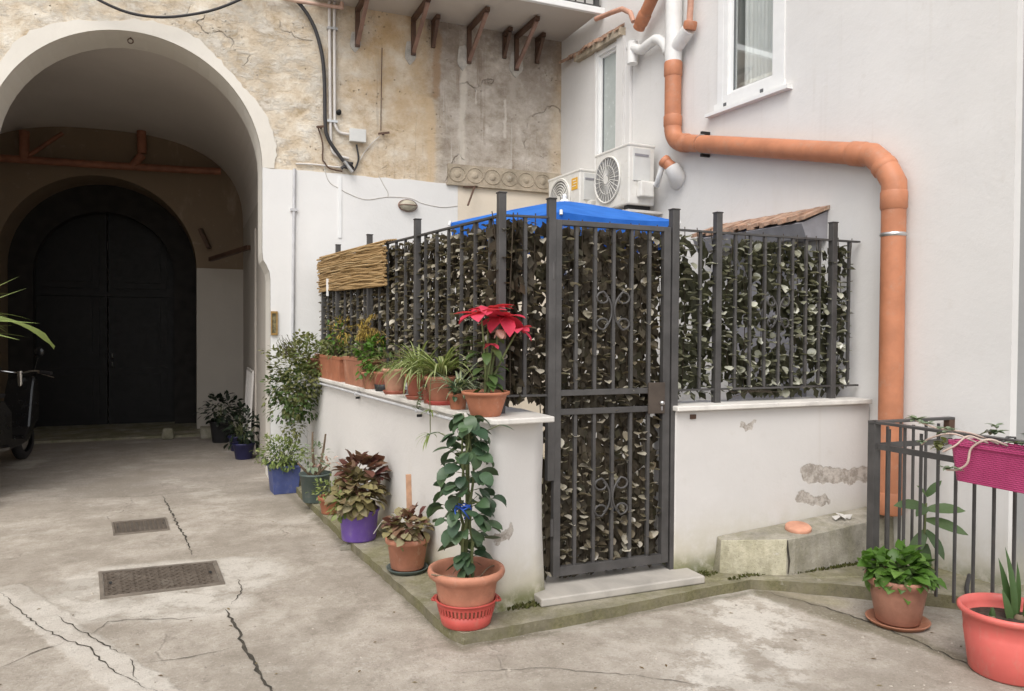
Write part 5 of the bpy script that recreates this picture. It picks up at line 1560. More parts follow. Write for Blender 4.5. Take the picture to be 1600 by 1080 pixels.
# bright green small pot hanging over the edge
p = onledge(580, .055)
t = pot('flower_pot', 'small rounded terracotta pot overflowing with bright green leaves on the low wall', 'potted plant', p, potprof(.085,.055,.14,.02,.009), TCD, .12, .07)
bush(t, G_bright, 300, (.01,-.01,.24), (.11,.11,.16), .048, .7, 8, .08)
mb = MB(); mb.leaf((.05,-.05,.11), (.35,-.5,.1), (0,0,1), .30, .03, 1.6, .2, 8); mb.build('long_leaf', G_light, t, auto=False)
# two terracotta troughs
def trough(label, px0, px1, inset, h, mat, w=.15):
    a, b = onledge(px0, inset), onledge(px1, inset)
    c = (a+b)/2; L = (a-b).length; ang = math.atan2(b.y-a.y, b.x-a.x)
    t = thing('trough', label, 'plant trough', c, ang)
    mb = MB()
    def rect(l, w_, z): return [(-l/2,-w_/2,z),(l/2,-w_/2,z),(l/2,w_/2,z),(-l/2,w_/2,z)]
    R_ = [rect(L*.9, w*.8, 0), rect(L*.97, w*.95, h-.03), rect(L, w, h-.028), rect(L, w, h), rect(L-.02, w-.02, h), rect(L*.93, w*.82, h-.03)]
    vs_ = [p for r in R_ for p in r]
    mb.add(vs_, [(j*4+i, j*4+(i+1)%4, (j+1)*4+(i+1)%4, (j+1)*4+i) for j in range(5) for i in range(4)] + [(3,2,1,0)])
    mb.build('pot', mat, t, auto=True, bevel=.006)
    mb = MB(); mb.add(rect(L*.93, w*.82, h-.028), [(0,1,2,3)]); mb.build('soil', SOIL, t, auto=False)
    return t, L
t, L = trough('smooth red terracotta trough with mixed herbs at the far end of the wall', 543, 503, .085, .23, TC)
bush(t, G_olive, 240, (0,0,.29), (L*.48,.08,.10), .042, .5, 12, .21); bush(t, G_bright, 110, (-.12,0,.40), (.12,.08,.16), .045, .6, 6, .21)
bush(t, DRY, 160, (-.25,.0,.46), (.24,.08,.12), .05, .2, 8, .15, name='dry_fronds', smat=WOODY)
t, L = trough('weathered terracotta trough with a drying golden fern beside the small bright green pot', 590, 548, .085, .24, TCD)
bush(t, G_olive, 200, (0,0,.30), (L*.45,.08,.10), .042, .5, 12, .22)
mb = MB()
for i in range(26):
    a = rnd(-.6,.6)+ (0 if rnd(0,1) < .8 else 3.1); b = Vector((rnd(-.12,.12), rnd(-.03,.03), .23))
    top = b + Vector((-.10+rnd(-.10,.10), rnd(-.05,.05), rnd(.24,.36))); end = top + Vector((-rnd(.02,.22), rnd(-.1,.1), rnd(-.12,.03)))
    pts = bend(b, top + Vector((0,0,.06)), end, 8); mb.tube(pts, [.003-.0003*k for k in range(9)], 4, 1)
    for q in pts[3:]:
        for s in range(5): mb.leaf(q, (rnd(-1,.6), rnd(-1,1), rnd(-.7,.3)), (0,0,1), rnd(.03,.065), .008, .5, .1, 2)
mb.build('dry_fern', [DRY, WOODY], t, auto=False)
# trailing bush over the end of the wall
p = onledge(489, .09)
t = pot('trailing_bush', 'big trailing bush of small leaves spilling over the far end of the low wall', 'potted plant', p, potprof(.13,.10,.18,.022,.009), TCD, .16, .11)
bush(t, G_olive, 1500, (-.22,-.14,.02), (.30,.30,.36), .046, .65, 0, -.9, gap=.75, stemr=.005, smat=WOODY)
bush(t, G_mid, 900, (-.26,-.14,-.18), (.25,.26,.27), .046, .65, 0, -.9, name='lower_foliage', gap=.7)
bush(t, G_light, 500, (-.06,-.12,.18), (.26,.26,.18), .046, .55, 10, -.1, name='upper_foliage')
bush(t, G_grey, 260, (.10,-.14,.14), (.12,.12,.14), .03, .5, 6, -.1, name='grey_sprigs')
bush(t, G_olive, 260, (-.28,-.15,-.50), (.10,.13,.16), .038, .6, 0, -1.2, name='hanging_tips', smat=WOODY)
mb = MB()
for k in range(14):
    b = Vector((-.3+rnd(-.1,.12), -.15, rnd(.1,.3))); e = b + Vector((rnd(-.16,.02), rnd(-.05,.05), rnd(.12,.28)))
    mb.tube([b, (b+e)/2+Vector((rnd(-.03,.03),0,0)), e], .0025, 4)
    for s in range(7): q = b.lerp(e, rnd(.4,1)); mb.leaf(q, (rnd(-1,1), rnd(-1,1), rnd(-.2,1)), (0,0,1), .025, .012, .3, .2, 2, 1)
mb.build('sprigs', [WOODY, G_grey], t, auto=False)

# ---- pots on the walkway and the ground
t = pot('climbing_plant', 'tall climbing plant with large dark leaves in a big terracotta pot on the walkway corner', 'potted plant', (1.345, 3.80, .085),
        [(0,0),(.118,0),(.125,.01),(.150,.12),(.163,.20),(.178,.215),(.198,.232),(.205,.25),(.20,.268),(.188,.272),(.176,.262),(.165,.22),(.155,.16),(0,.15)], TCP, .165, .155)
mb = MB()
for k in range(3):
    pts = [Vector((.03*math.cos(z*5+k*2)+rnd(-.012,.012), .03*math.sin(z*5+k*2), z)) for z in [.15+.085*i for i in range(11)]]
    mb.tube(pts, [.011-.0006*i for i in range(11)], 7)
mb.tube([(.0,.03,.15),(.015,.03,.6),(.01,.02,1.0)], .012, 8)
mb.build('stem', STEM, t)
mb = MB()
for i in range(160):
    h = .26 + .82*random.random()**.85
    wdt = .045 + .105*math.sin(math.pi*min(1, max(0, (h-.25)/.85))**.8)
    if h < .42: wdt *= .55
    a = rnd(0, 6.283); q = wdt*rnd(.35, 1)
    d = Vector((math.cos(a), math.sin(a), rnd(-.5,.25)))
    l = rnd(.058,.112)
    b = Vector((math.cos(a)*q, math.sin(a)*q, h))
    mb.leaf(b, d, Vector((math.cos(a)*.7, math.sin(a)*.7, 1)) + Vector((rnd(-.7,.7), rnd(-.7,.7), rnd(-.3,.2))), l, l*rnd(.78,1.0), rnd(.2,1.3), rnd(-.1,.3), 5, 0, roundprof)
    if i % 3 == 0: mb.tube([Vector((0,0,h-.03)), b], .002, 4, 1)
for dx, dz in ((.17,1.02), (-.02,1.08), (-.15,.98)):
    e = rt0*dx + Vector((0,0,dz)); mb.tube([Vector((0,0,dz-.08)), e], .0025, 4, 1); mb.leaf(e, rt0*(1 if dx > 0 else -1) + Vector((0,0,-.1)), (0,0,1), .085, .06, .4, .1, 4)
mb.build('leaves', [G_dark, STEM], t, auto=False)
mb = MB()
for k in range(9):
    a = rnd(0,6.3); mb.tube(bend((-.06,-.08,.60), (-.06+.05*math.cos(a), -.09+.05*math.sin(a), .62+rnd(-.03,.03)), (-.06+.06*math.cos(a+1), -.08+.03*math.sin(a+1), .58+rnd(-.05,.04)), 5), .004, 5)
mb.tube([Vector((0,0,0)) + rt0*-.05 + Vector((0,-.08,.60)), rt0*-.14 + Vector((0,-.09,.63))], .004, 5)
mb.build('ribbon', simple('blue_ribbon', (.03,.09,.42), .5), t, auto=False)
mb = MB()
for k in range(4):
    a = rnd(3.2,6.2); mb.tube(bend((.05*math.cos(a),.05*math.sin(a),.17), (.10*math.cos(a),.10*math.sin(a),.27), (.17*math.cos(a+.4),.17*math.sin(a+.4),.20+rnd(0,.07)), 6), .004, 5)
mb.tube([(-.21,-.06,.272), (-.05,-.17,.26)], .005, 5)
mb.build('dry_stem', WOODY, t)
bs = thing('basket', 'round red plastic basket with slots holding the big terracotta pot', 'basket', (1.345, 3.80, .061))
prof_ = [(0,0),(.125,0),(.13,.006),(.140,.055)]
mb = MB(); mb.lathe([(0,.0),(.125,0),(.130,.006),(.145,.070),(.141,.070),(.126,.008),(0,.006)], 48)
mb.lathe([(.1535,.105),(.157,.125),(.166,.129),(.167,.135),(.155,.135),(.150,.105)], 48)
for k in range(44):
    a = 6.283*k/44; e = Vector((math.cos(a), math.sin(a), 0)); mb.bar(e*.1435+Vector((0,0,.068)), e*.152+Vector((0,0,.108)), .011, .005, upv=e)
mb.build('body', REDP, bs, auto=False)
mb = MB()
for s in (-1, 1): e = rt0*s; mb.tube(smooth_path([e*.163+Vector((0,0,.13))+fwd*.04, e*.18+Vector((0,0,.12)), e*.163+Vector((0,0,.13))-fwd*.04], 4), .007, 6)
mb.build('handle', REDP, bs)

t = pot('coleus', 'small coleus in a terracotta pot with a wooden stake, left of the climbing plant', 'potted plant', (1.285, 4.76, .065),
        [(r, z+.02) for r, z in potprof(.132,.105,.20,.035,.010)], TCP, .175, .115)
saucer(t, .135, GREYG)
bush(t, COLG, 130, (0,0,.255), (.13,.13,.085), .062, .8, 10, .18, droop=(.4,1.2)); bush(t, COLE, 80, (0,0,.29), (.11,.11,.08), .068, .75, 0, .18, name='dark_leaves')
mb = MB(); mb.bar((.035,.06,.17), (.025,.075,.60), .034, .018, upv=(0,1,0)); mb.build('stake', STICK, t, bevel=.003)
mb = MB()
for k in range(14): mb.leaf((.03,.03,.36+rnd(-.02,.03)), sph(), (0,0,1), .05, .035, .6, .2, 3)
mb.build('rusty_leaf', leafmat('rust_brown_leaf', [(.13,.04,.025),(.17,.06,.035)], .6, .2, .1), t, auto=False)

t = pot('coleus', 'large maroon coleus in a purple plastic pot at the kerb', 'potted plant', (1.15, 5.62, .063),
        [(0,0),(.118,0),(.124,.01),(.140,.205),(.150,.21),(.152,.225),(.143,.227),(.134,.19),(0,.18)], PURP, .195, .132)
bush(t, COLG, 330, (-.01,-.02,.33), (.155,.15,.16), .075, .8, 14, .20, gap=.8, droop=(.4,1.2)); bush(t, COLE, 150, (.02,.02,.47), (.13,.13,.12), .095, .75, 4, .20, name='dark_leaves')
bush(t, G_light, 140, (-.11,-.06,.27), (.10,.09,.09), .05, .5, 6, .12, name='side_shoots')
mb = MB()
for k in range(8): mb.leaf((.02+rnd(-.05,.05), -.14, .42+rnd(-.02,.02)), sph(), (0,0,1), .03, .025, .3, .1, 3)
mb.build('blossom', M['white'], t, auto=False)
mb = MB(); mb.tube(smooth_path([(.08,-.13,.06),(.14,-.17,.16),(.22,-.13,.15),(.27,-.10,.09)], 5), .0035, 5); mb.build('wire_loop', M['wire'], t)

t = pot('flower_pot', 'tiny terracotta pot with a pale succulent between the green and purple pots', 'potted plant', (1.085, 6.5, .063), potprof(.092,.068,.145,.03,.008), TC, .12, .078)
bush(t, G_light, 130, (-.02,-.01,.20), (.11,.10,.09), .04, .45, 8, .12); bush(t, G_olive, 60, (.03,.0,.19), (.09,.09,.07), .04, .3, 6, .12, name='side_shoots')

t = pot('flower_pot', 'dark green plastic pot with an almost bare woody plant beside the blue pot', 'potted plant', (1.04, 7.0, .063),
        [(0,0),(.105,0),(.11,.01),(.130,.235),(.142,.238),(.143,.255),(.134,.256),(.124,.22),(0,.21)], GREYG, .225, .122)
mb = MB()
for b, e in (((0,0,.22),(-.02,.02,.62)), ((.02,0,.22),(.09,.0,.60)), ((-.02,0,.22),(-.16,-.06,.36)), ((0,0,.22),(.13,0,.33))):
    b = Vector(b); e = Vector(e); mb.tube(bend(b, (b+e)/2+Vector((rnd(-.03,.03),0,0)), e, 6), [.016-.0014*k for k in range(7)], 7)
mb.build('stem', WOODY, t)
bush(t, G_grey, 60, (.0,0,.40), (.12,.10,.15), .055, .5, 0, .25); bush(t, PINKW, 22, (.10,0,.33), (.10,.08,.06), .05, .5, 0, .25, name='withered_leaves')

c = Vector((.86, 7.82, 0))
t = thing('planter', 'square blue plastic planter with a light green bush at the foot of the archway', 'potted plant', c, R(4))
mb = MB()
def rect(l, z): return [(-l,-l,z),(l,-l,z),(l,l,z),(-l,l,z)]
R_ = [rect(.115,0), rect(.138,.25), rect(.148,.252), rect(.148,.275), rect(.135,.275), rect(.128,.23)]
mb.add([p for r in R_ for p in r], [(j*4+i, j*4+(i+1)%4, (j+1)*4+(i+1)%4, (j+1)*4+i) for j in range(5) for i in range(4)] + [(3,2,1,0)])
mb.build('pot', BLUEP, t, auto=True, bevel=.008)
mb = MB(); mb.add(rect(.129,.235), [(0,1,2,3)]); mb.build('soil', SOIL, t, auto=False)
bush(t, G_light, 620, (-.03,-.02,.40), (.22,.20,.17), .045, .42, 24, .20, gap=.85); bush(t, G_mid, 220, (-.02,0,.34), (.18,.17,.12), .045, .42, 0, .20, name='lower_foliage')

# ---- right-hand side: railing, pots, planter
rl = thing('iron_railing', 'low dark iron railing with thin bars in the right foreground', 'railing', (3.83, 3.40, .09))
RA = Vector((3.83, 3.43, 0)); RB = Vector((3.83, 1.9, 0)); RC = Vector((wallx(3.42)-.0, 3.42, 0))
zt1, zt2 = 1.06, .915
mb = MB(); mb.box((RA.x-.026, RA.y-.026, .09), (RA.x+.026, RA.y+.026, zt1-.008)); P(mb.build('post', M['iron'], rl, bevel=.003))
for a, b in ((RA, RB), (RA, RC)):
    e = (b-a).normalized()
    mb = MB(); mb.bar(a - e*.03 + UPZ*zt1, b + UPZ*zt1, .045, .016); P(mb.build('top_rail', M['iron'], rl, bevel=.002))
    mb = MB(); mb.bar(a + UPZ*zt2, b + UPZ*zt2, .012, .034); P(mb.build('middle_rail', M['iron'], rl))
    mb = MB(); mb.bar(a + UPZ*.22, b + UPZ*.22, .012, .030)
    L = (b-a).length; k = 1
    step = .108
    while k*step < L - .02:
        q = a + e*(k*step)
        hi_ = 1.03 if k % 2 else .96
        mb2 = MB(); mb2.bar(q + UPZ*.135, q + UPZ*(zt1-.008 if k % 2 == 0 else hi_), .013); P(mb2.build('bar', M['iron'], rl)); k += 1
mb = MB(); mb.box((RC.x-.05, RC.y-.02, zt1-.10), (RC.x-.0, RC.y+.02, zt1-.008)); P(mb.build('wall_fixing', M['rust'], rl))

t = pot('geranium', 'bright green leafy plant in a terracotta pot on a round saucer by the iron railing', 'potted plant', (3.60, 3.05, .002),
        [(0,.012),(.105,.012),(.112,.02),(.140,.17),(.150,.215),(.158,.22),(.168,.245),(.170,.262),(.158,.264),(.150,.245),(.145,.20),(0,.19)], TCB, .225, .140)
saucer(t, .165, TCD)
bush(t, G_bright, 250, (0,0,.295), (.15,.15,.075), .075, .95, 16, .22, droop=(.3,1.0), shell=.5, upb=.5, prof=ivyprof)
bush(t, G_mid, 90, (0,0,.28), (.15,.15,.06), .065, .9, 0, .21, name='lower_foliage', prof=ivyprof)
# big-leaved seedling in the strip behind the railing
t = thing('seedling', 'tall thin seedling with large drooping leaves growing behind the railing bars', 'plant', (4.02, 3.22, .095))
mb = MB(); mb.tube(smooth_path([(0,0,0),(.01,.01,.15),(-.01,.0,.32),(.0,.0,.50)], 4), [.010]*4+[.008]*4+[.006]*5, 7); mb.build('stem', STEM, t)
mb = MB()
F2 = Vector((fwd.x, fwd.y, 0))
for ax, h, pz, L, dr in ((1,.42,.25,.17,.5), (1,.36,-.15,.19,.4), (-1,.44,.25,.17,.4), (-1,.30,-1.3,.16,.3), (.35,.30,-.5,.15,.5), (-.3,.44,.0,.13,.4), (.3,.50,.7,.10,.5), (-.5,.50,.7,.08,.4), (-.25,.22,-1.6,.17,.2)):
    d = rt0*ax + UPZ*pz - F2*.35
    mb.leaf((0,0,h+.04), d, UPZ - F2*.8, L*1.3, L*.46, dr, .18, 6)
mb.build('leaves', leafmat('seedling_leaf', [(.09,.14,.065),(.12,.18,.075),(.075,.12,.06)], .45, .4, .3), t, auto=False)
t = pot('bulb_pot', 'large coral plastic pot with sprouting bulb leaves in the right foreground', 'potted plant', (3.57, 2.405, .002),
        [(0,0),(.160,0),(.168,.008),(.192,.19),(.190,.194),(.198,.27),(.208,.272),(.218,.284),(.219,.298),(.210,.306),(.200,.302),(.192,.27),(.184,.22),(0,.21)], CORAL, .245, .186, 56)
mb = MB()
for bx_, by_, L, ang in ((.03,0,.34,.0), (.05,.01,.27,.6), (.06,-.02,.22,1.0), (.04,.03,.28,-.3), (.0,.0,.15,-.8)):
    d = UPZ*1.0 + rt0*.22*ang; mb.leaf(Vector((bx_,by_,.24)), d, -F2 + rt0*rnd(-.4,.4), L, .040, rnd(.1,.35), .35, 6, 0, lambda q: min(1, .7+q*1.2)*(1-q**3)+.03)
q = rt0*-.10 + F2*-.02
for k in range(2): mb.leaf(q + Vector((0,0,.24)), UPZ + rt0*rnd(-.1,.1), -F2 + rt0*(k-.5), .075, .028, .15, .4, 5)
mb.build('leaves', G_bulb, t, auto=False)
mb = MB()
for e in (rt0*.045, rt0*-.10 + F2*-.02): mb.lathe([(.012,.235),(.026,.245),(.022,.262),(.010,.275)], 12, c=(e.x, e.y, 0))
mb.build('bulb', WOODY, t, auto=False)

# magenta planter hooked on the railing
c0 = Vector((3.70, 2.78, .845)); c1 = Vector((3.70, 1.95, .845))
t = thing('railing_planter', 'magenta woven plastic planter hooked on the iron railing', 'planter', (c0+c1)/2, math.atan2(c1.y-c0.y, c1.x-c0.x))
L = (c1-c0).length; h = .205; w = .17
mb = MB()
def rrect(l, w_, z, r=.03, n=5):
    pts = []
    for cx_, cy_, a0 in ((l/2-r,w_/2-r,0),(-l/2+r,w_/2-r,90),(-l/2+r,-w_/2+r,180),(l/2-r,-w_/2+r,270)):
        for k in range(n+1): a = R(a0+90*k/n); pts.append((cx_+r*math.cos(a), cy_+r*math.sin(a), z))
    return pts
# woven texture: fine ridges in the mesh's material
t_ = T('magenta_weave'); o_ = t_.obj()
wv = t_.n('ShaderNodeTexBrick'); t_.put(wv.inputs['Vector'], t_.scale(o_, (1,0,1)) if False else o_); 
sx_, sy_, sz_ = t_.sep(o_)
cmb = t_.n('ShaderNodeCombineXYZ'); t_.put(cmb.inputs[0], t_.ma('ADD', sx_, sy_)); t_.put(cmb.inputs[1], sz_)
t_.t.links.new(cmb.outputs[0], wv.inputs['Vector']); wv.inputs['Scale'].default_value = 20; wv.inputs['Mortar Size'].default_value = .09; wv.inputs['Mortar Smooth'].default_value = .8; wv.inputs['Brick Width'].default_value = .5; wv.inputs['Row Height'].default_value = .20
cc = t_.mix(t_.mr(t_.noise(o_, 6, 4), .3, .7), (.42,.045,.15), (.50,.065,.19))
t_.bump(t_.ma('SUBTRACT', 1.0, wv.outputs['Fac']), .75, .006)
M['weave'] = t_.out(cc, .42, 0, .5)
R_ = [rrect(L*.93, w*.80, 0), rrect(L*.985, w*.95, h-.022), rrect(L+.012, w+.012, h-.02), rrect(L+.012, w+.012, h), rrect(L-.008, w-.008, h), rrect(L*.96, w*.88, h-.05)]
nn = len(R_[0])
mb.add([p for r in R_ for p in r], [(j*nn+i, j*nn+(i+1)%nn, (j+1)*nn+(i+1)%nn, (j+1)*nn+i) for j in range(5) for i in range(nn)] + [tuple(range(nn))[::-1]])
mb.build('box', M['weave'], t, auto=True)
mb = MB(); mb.add(rrect(L*.955, w*.87, h-.045), [tuple(range(nn))]); mb.build('soil', SOIL, t, auto=False)
for k in (-.3, .3):
    mb = MB(); mb.tube([(k*L, w/2+.0, h-.01), (k*L, w/2+.05, h+.025), (k*L, w/2+.11, h+.02), (k*L, w/2+.115, h-.03)], .006, 6); mb.build('hook', M['iron'], t)
sgn = 1
mb = MB()
# pale trailing succulent stems over the near end and front (local x runs towards the camera, so the far end is -x; the front is -y side facing the yard)
front = -1
E = Vector((-L/2, 0, h))
def stem_path(pts, r=.005): mb.tube(smooth_path(pts, 5), r, 6)
stem_path([E+Vector((.16,.0,.0)), E+Vector((.10,front*.06,.03)), E+Vector((.06,front*.10,-.02)), E+Vector((.0,front*.115,-.06))], .0055)
stem_path([E+Vector((.26,.0,.0)), E+Vector((.22,front*.08,.03)), E+Vector((.15,front*.105,-.02)), E+Vector((.13,front*.107,-.10)), E+Vector((.08,front*.112,-.14)), E+Vector((.02,front*.11,-.15))], .006)
stem_path([E+Vector((.20,.02,.0)), E+Vector((.05,.02,.035)), E+Vector((-.12,.0,.04)), E+Vector((-.25,-.01,.07))], .005)
stem_path([E+Vector((.12,-.03,.0)), E+Vector((.0,-.05,.03)), E+Vector((-.12,-.06,-.01)), E+Vector((-.17,-.06,-.05))], .005)
mb.build('trailing_stem', PALES, t)
def rosette(c, L_, n, up_=.5):
    for k in range(n): a = rnd(0,6.28); mb.leaf(c, (math.cos(a), math.sin(a), rnd(-.2,1)*up_), (0,0,1), L_*rnd(.6,1.1), L_*.42, rnd(.1,.7), .3, 4)
for c, l_, n in ((E+Vector((-.25,-.01,.075)), .07, 12), (E+Vector((-.18,-.01,.06)), .05, 9), (E+Vector((-.12,0,.045)), .045, 8), (E+Vector((-.06,0,.045)), .05, 8), (E+Vector((-.16,-.06,-.03)), .05, 9), (E+Vector((-.05,-.05,.03)), .045, 9),
               (E+Vector((.02,front*.112,-.145)), .05, 10), (E+Vector((.07,front*.115,-.135)), .045, 8), (E+Vector((.19,0,.06)), .075, 12), (E+Vector((.20,0,.09)), .055, 8), (E+Vector((.30,0,.02)), .05, 9)):
    mb = MB(); rosette(c, l_, n); mb.build('succulent', G_grey, t, auto=False)
mb = MB(); 
for k in range(26): mb.leaf(E+Vector((-.035+rnd(-.02,.02), front*.09+rnd(-.02,.02), -.03+rnd(-.03,.02))), sph(), (0,0,1), .04, .03, .5, .2, 3)
mb.build('dark_leaves', G_olive, t, auto=False)
bush(t, G_dark, 170, (-L/2+.50,.0,h+.03), (.13,.08,.07), .045, .55, 8, h-.04)
bush(t, G_mid, 120, (-L/2+.72,.0,h+.04), (.14,.08,.08), .045, .55, 6, h-.04, name='side_foliage')
# rod lying behind the railing on the walkway
line('hose', [(4.40,3.22,.12),(4.15,3.05,.105),(4.02,2.9,.10),(4.05,2.62,.112),(4.3,2.66,.115)], .012, M['cable'], 'thin black hose lying on the mossy walkway behind the railing', 'hose')

# ---- dark things in the passage and at the left edge
G_shade = leafmat('shade_dark_leaf', [(.012,.020,.012),(.02,.03,.016),(.009,.014,.009)], .5, .3, .05)  # leaf greens darkened to put the passage's shade into the colour
DBLUE = simple('dark_blue_plastic', (.02,.02,.07), .5)
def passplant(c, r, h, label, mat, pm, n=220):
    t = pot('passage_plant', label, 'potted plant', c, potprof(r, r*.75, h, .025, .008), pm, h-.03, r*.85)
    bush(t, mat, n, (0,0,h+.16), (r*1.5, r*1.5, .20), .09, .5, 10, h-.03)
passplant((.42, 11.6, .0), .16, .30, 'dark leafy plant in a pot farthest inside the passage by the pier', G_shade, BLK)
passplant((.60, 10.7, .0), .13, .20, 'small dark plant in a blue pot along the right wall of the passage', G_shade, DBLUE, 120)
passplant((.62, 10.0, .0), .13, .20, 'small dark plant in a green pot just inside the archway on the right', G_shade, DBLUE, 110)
mb = MB(); mb.box((.15, 12.0, 0), (.6, 12.28, .16)); tag(mb.build('stone_step', M['block'], auto=True, bevel=.012), 'pale stone step at the foot of the pier inside the passage', 'step')
q = at_z(262, 686); mb = MB(); mb.prism([[(-.09,-.07),(.09,-.08),(.10,.07),(-.08,.08)]], lambda a, b, d: (q.x+a*(1-.25*d/.16), q.y+b, d), 0, .16)
tag(mb.build('stone', M['block'], auto=True, bevel=.03), 'small pale stone block on the floor of the passage', 'stone')
gr = thing('folding_screen', 'thin wire screen leaning on the right wall of the passage', 'screen', (.70, 11.0, 0))
mb = MB()
for a, b in (((.70,10.4,0),(.76,10.4,1.05)), ((.70,11.4,0),(.76,11.4,1.05)), ((.76,10.4,1.05),(.76,11.4,1.05)), ((.73,10.4,.55),(.73,11.4,.55)), ((.70,10.4,.05),(.70,11.4,.05))): mb.bar(a, b, .025)
P(mb.build('frame', M['conduitw'], gr))
mb = MB()
for k in range(9): y = 10.5+.1*k; mb.bar((.702,y,.05), (.758,y,1.05), .006)
P(mb.build('wire', M['conduitw'], gr))
pl_ = MB(); pl_.bar(at_z(76, 662, .03) + Vector((0,0,0)), at_y(20, 500, at_z(76,662,.03).y+.45), .07, .05)
tag(pl_.build('wooden_pole', simple('red_brown_wood', (.20,.075,.05), .7)), 'red brown wooden pole leaning in the dark passage', 'pole')

# motor scooter standing at the left edge of the archway
ms = thing('motor_scooter', 'black motor scooter with chrome lever, partly seen at the left edge inside the archway', 'motor scooter', (-2.0, 10.3, 0), R(-12))
BLKP = simple('black_paint', (.012,.012,.013), .25, spec=.6)
CHR = simple('chrome', (.75,.75,.75), .15, 1, .02)
for y, nm in ((-.62, 'wheel'), (.62, 'wheel')):
    mt_ = Matrix.Translation((0, y, .24)) @ Matrix.Rotation(R(90), 4, 'Y')
    mb = MB(); mb.lathe([(.15,-.05),(.20,-.055),(.235,-.03),(.24,0),(.235,.03),(.20,.055),(.15,.05)], 28, mat=mt_); wl = mb.build(nm, M['cable'], ms)
    mb = MB(); mb.lathe([(0,-.04),(.05,-.045),(.15,-.03),(.155,0),(.15,.03),(.05,.045),(0,.04)], 20, mat=mt_); mb.build('rim', CHR, wl)
mb = MB()
side = [(-.95,.55),(-.90,.72),(-.55,.80),(-.20,.78),(-.05,.66),(-.02,.36),(.30,.32),(.42,.42),(.52,.85),(.60,1.02),(.68,1.0),(.72,.80),(.70,.50),(.62,.46),(.45,.26),(.20,.22),(-.30,.22),(-.45,.42),(-.70,.48)]
mb.prism([side], lambda a, b, d: (d*(1-.25*abs(b-.6)), a, b), -.17, .17); mb.build('body', BLKP, ms, auto=True, bevel=.03)
mb = MB(); mb.prism([[(-.92,.74),(-.55,.83),(-.18,.81),(-.12,.86),(-.55,.90),(-.95,.82)]], lambda a, b, d: (d, a, b), -.14, .14); mb.build('seat', M['cable'], ms, auto=True, bevel=.02)
mb = MB(); mb.tube([(0,.60,.3),(0,.56,1.08)], .03, 10); mb.tube([(0,.62,.24),(.06,.62,.45),(.05,.58,.55)], .02, 8); mb.build('fork', CHR, ms)
mb = MB(); mb.tube(smooth_path([(-.36,.44,1.06),(-.18,.50,1.08),(0,.56,1.05),(.18,.50,1.08),(.36,.44,1.06)], 4), .016, 8); mb.build('handlebar', CHR, ms)
for s in (-1, 1):
    mb = MB(); mb.tube([(s*.26,.47,1.07),(s*.40,.42,1.055)], .022, 10); mb.build('grip', M['cable'], ms)
    mb = MB(); mb.tube([(s*.20,.53,1.06),(s*.28,.54,1.03),(s*.40,.50,1.0)], .007, 6); mb.build('brake_lever', CHR, ms)
    mb = MB(); mb.tube([(s*.18,.50,1.09),(s*.24,.48,1.28)], .007, 6); mb.lathe([(0,-.01),(.055,-.01),(.06,0),(.05,.012),(0,.015)], 16, mat=Matrix.Translation((s*.24,.48,1.31)) @ Matrix.Rotation(R(-90), 4, 'X')); mb.build('mirror', BLKP, ms)
mb = MB(); mb.lathe([(.085,0),(.08,.03),(.05,.055),(0,.06)], 20, mat=Matrix.Translation((0,.66,.92)) @ Matrix.Rotation(R(-80), 4, 'X')); mb.build('headlight', M['acg'], ms)
mb = MB(); mb.tube([(.10,-.30,.20),(.14,-.50,.22)], .02, 8); mb.tube([(.16,-.2,.26),(.20,-.62,.30),(.20,-.90,.36)], .035, 10); mb.build('exhaust', CHR, ms)
mb = MB(); mb.tube([(-.14,-.12,.2),(-.28,-.18,.02)], .012, 6); mb.build('side_stand', CHR, ms)

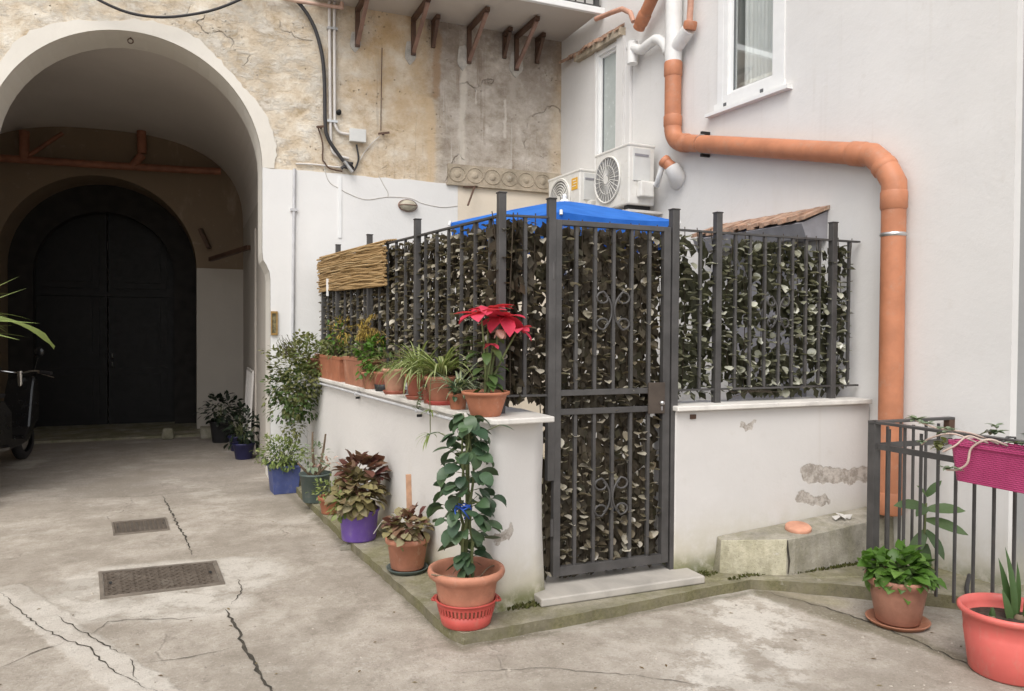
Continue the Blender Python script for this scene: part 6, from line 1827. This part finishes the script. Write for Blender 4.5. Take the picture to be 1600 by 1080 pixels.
# tall plant in a pot just outside the left of the picture, its blades reach in
c = Vector((-1.86, 7.95, 0))
t = pot('dracaena', 'tall plant with long pale green blades reaching in at the left edge', 'potted plant', c, potprof(.20,.15,.34,.03,.012), TC, .30, .175)
mb = MB(); mb.tube([(0,0,.28),(.02,0,.8),(-.01,.0,1.3),(0,0,1.72)], [.035,.03,.028,.022], 9); mb.build('trunk', WOODY, t)
mb = MB()
for k in range(46):
    a = rnd(0,6.28); e = rnd(-.05,1.0)
    mb.leaf((0,0,1.66+rnd(-.12,.12)), Vector((math.cos(a), math.sin(a), e)), UPZ, rnd(.40,.60), .034, rnd(.2,.9), .3, 7, 0, lambda q: min(1, .5+q*3)*(1-q**2)+.02)
for zz, L_, dr, pz in ((1.70,.66,.05,.42), (1.74,.62,.1,.62), (1.66,.72,.10,.02), (1.60,.56,.15,-.12)):
    mb.leaf((0,0,zz), rt0*1.0 + UPZ*pz, UPZ - F2*.6, L_, .035, dr, .3, 7, 0, lambda q: min(1, .5+q*3)*(1-q**2)+.02)
mb.leaf((0,0,1.66), rt0 + UPZ*.40 - F2*.1, UPZ - F2*.9, .88, .085, 1.75, .25, 12, 0, lambda q: .7+.3*math.sin(q*9) if q < .9 else .5)
mb.build('leaves', G_light, t, auto=False)

# ------------------------------------------------------------------ groups of repeats
GROUPS = {'leaf_screen': 'artificial leaf screens on the fences', 'iron_fence': 'iron fences on the low walls', 'low_wall': 'low walls round the yard',
          'air_conditioner': 'air conditioners on the white wall', 'manhole_cover': 'iron covers in the ground', 'spider_plant': 'spider plants on the low wall',
          'coleus': 'coleus pots at the foot of the low wall', 'flower_pot': 'small flower pots', 'small_pot': 'small pots between the spider plants', 'trough': 'terracotta troughs on the low wall',
          'cable': 'black and pale cables on the plaster', 'wire': 'thin wires on the old wall', 'iron_hook': 'iron hooks in the plaster',
          'passage_plant': 'dark pot plants in the passage'}
for o in list(scene.objects):
    if o.parent is None and o.get('label'):
        g = GROUPS.get(o.name.split('.')[0])
        if g: o['group'] = g
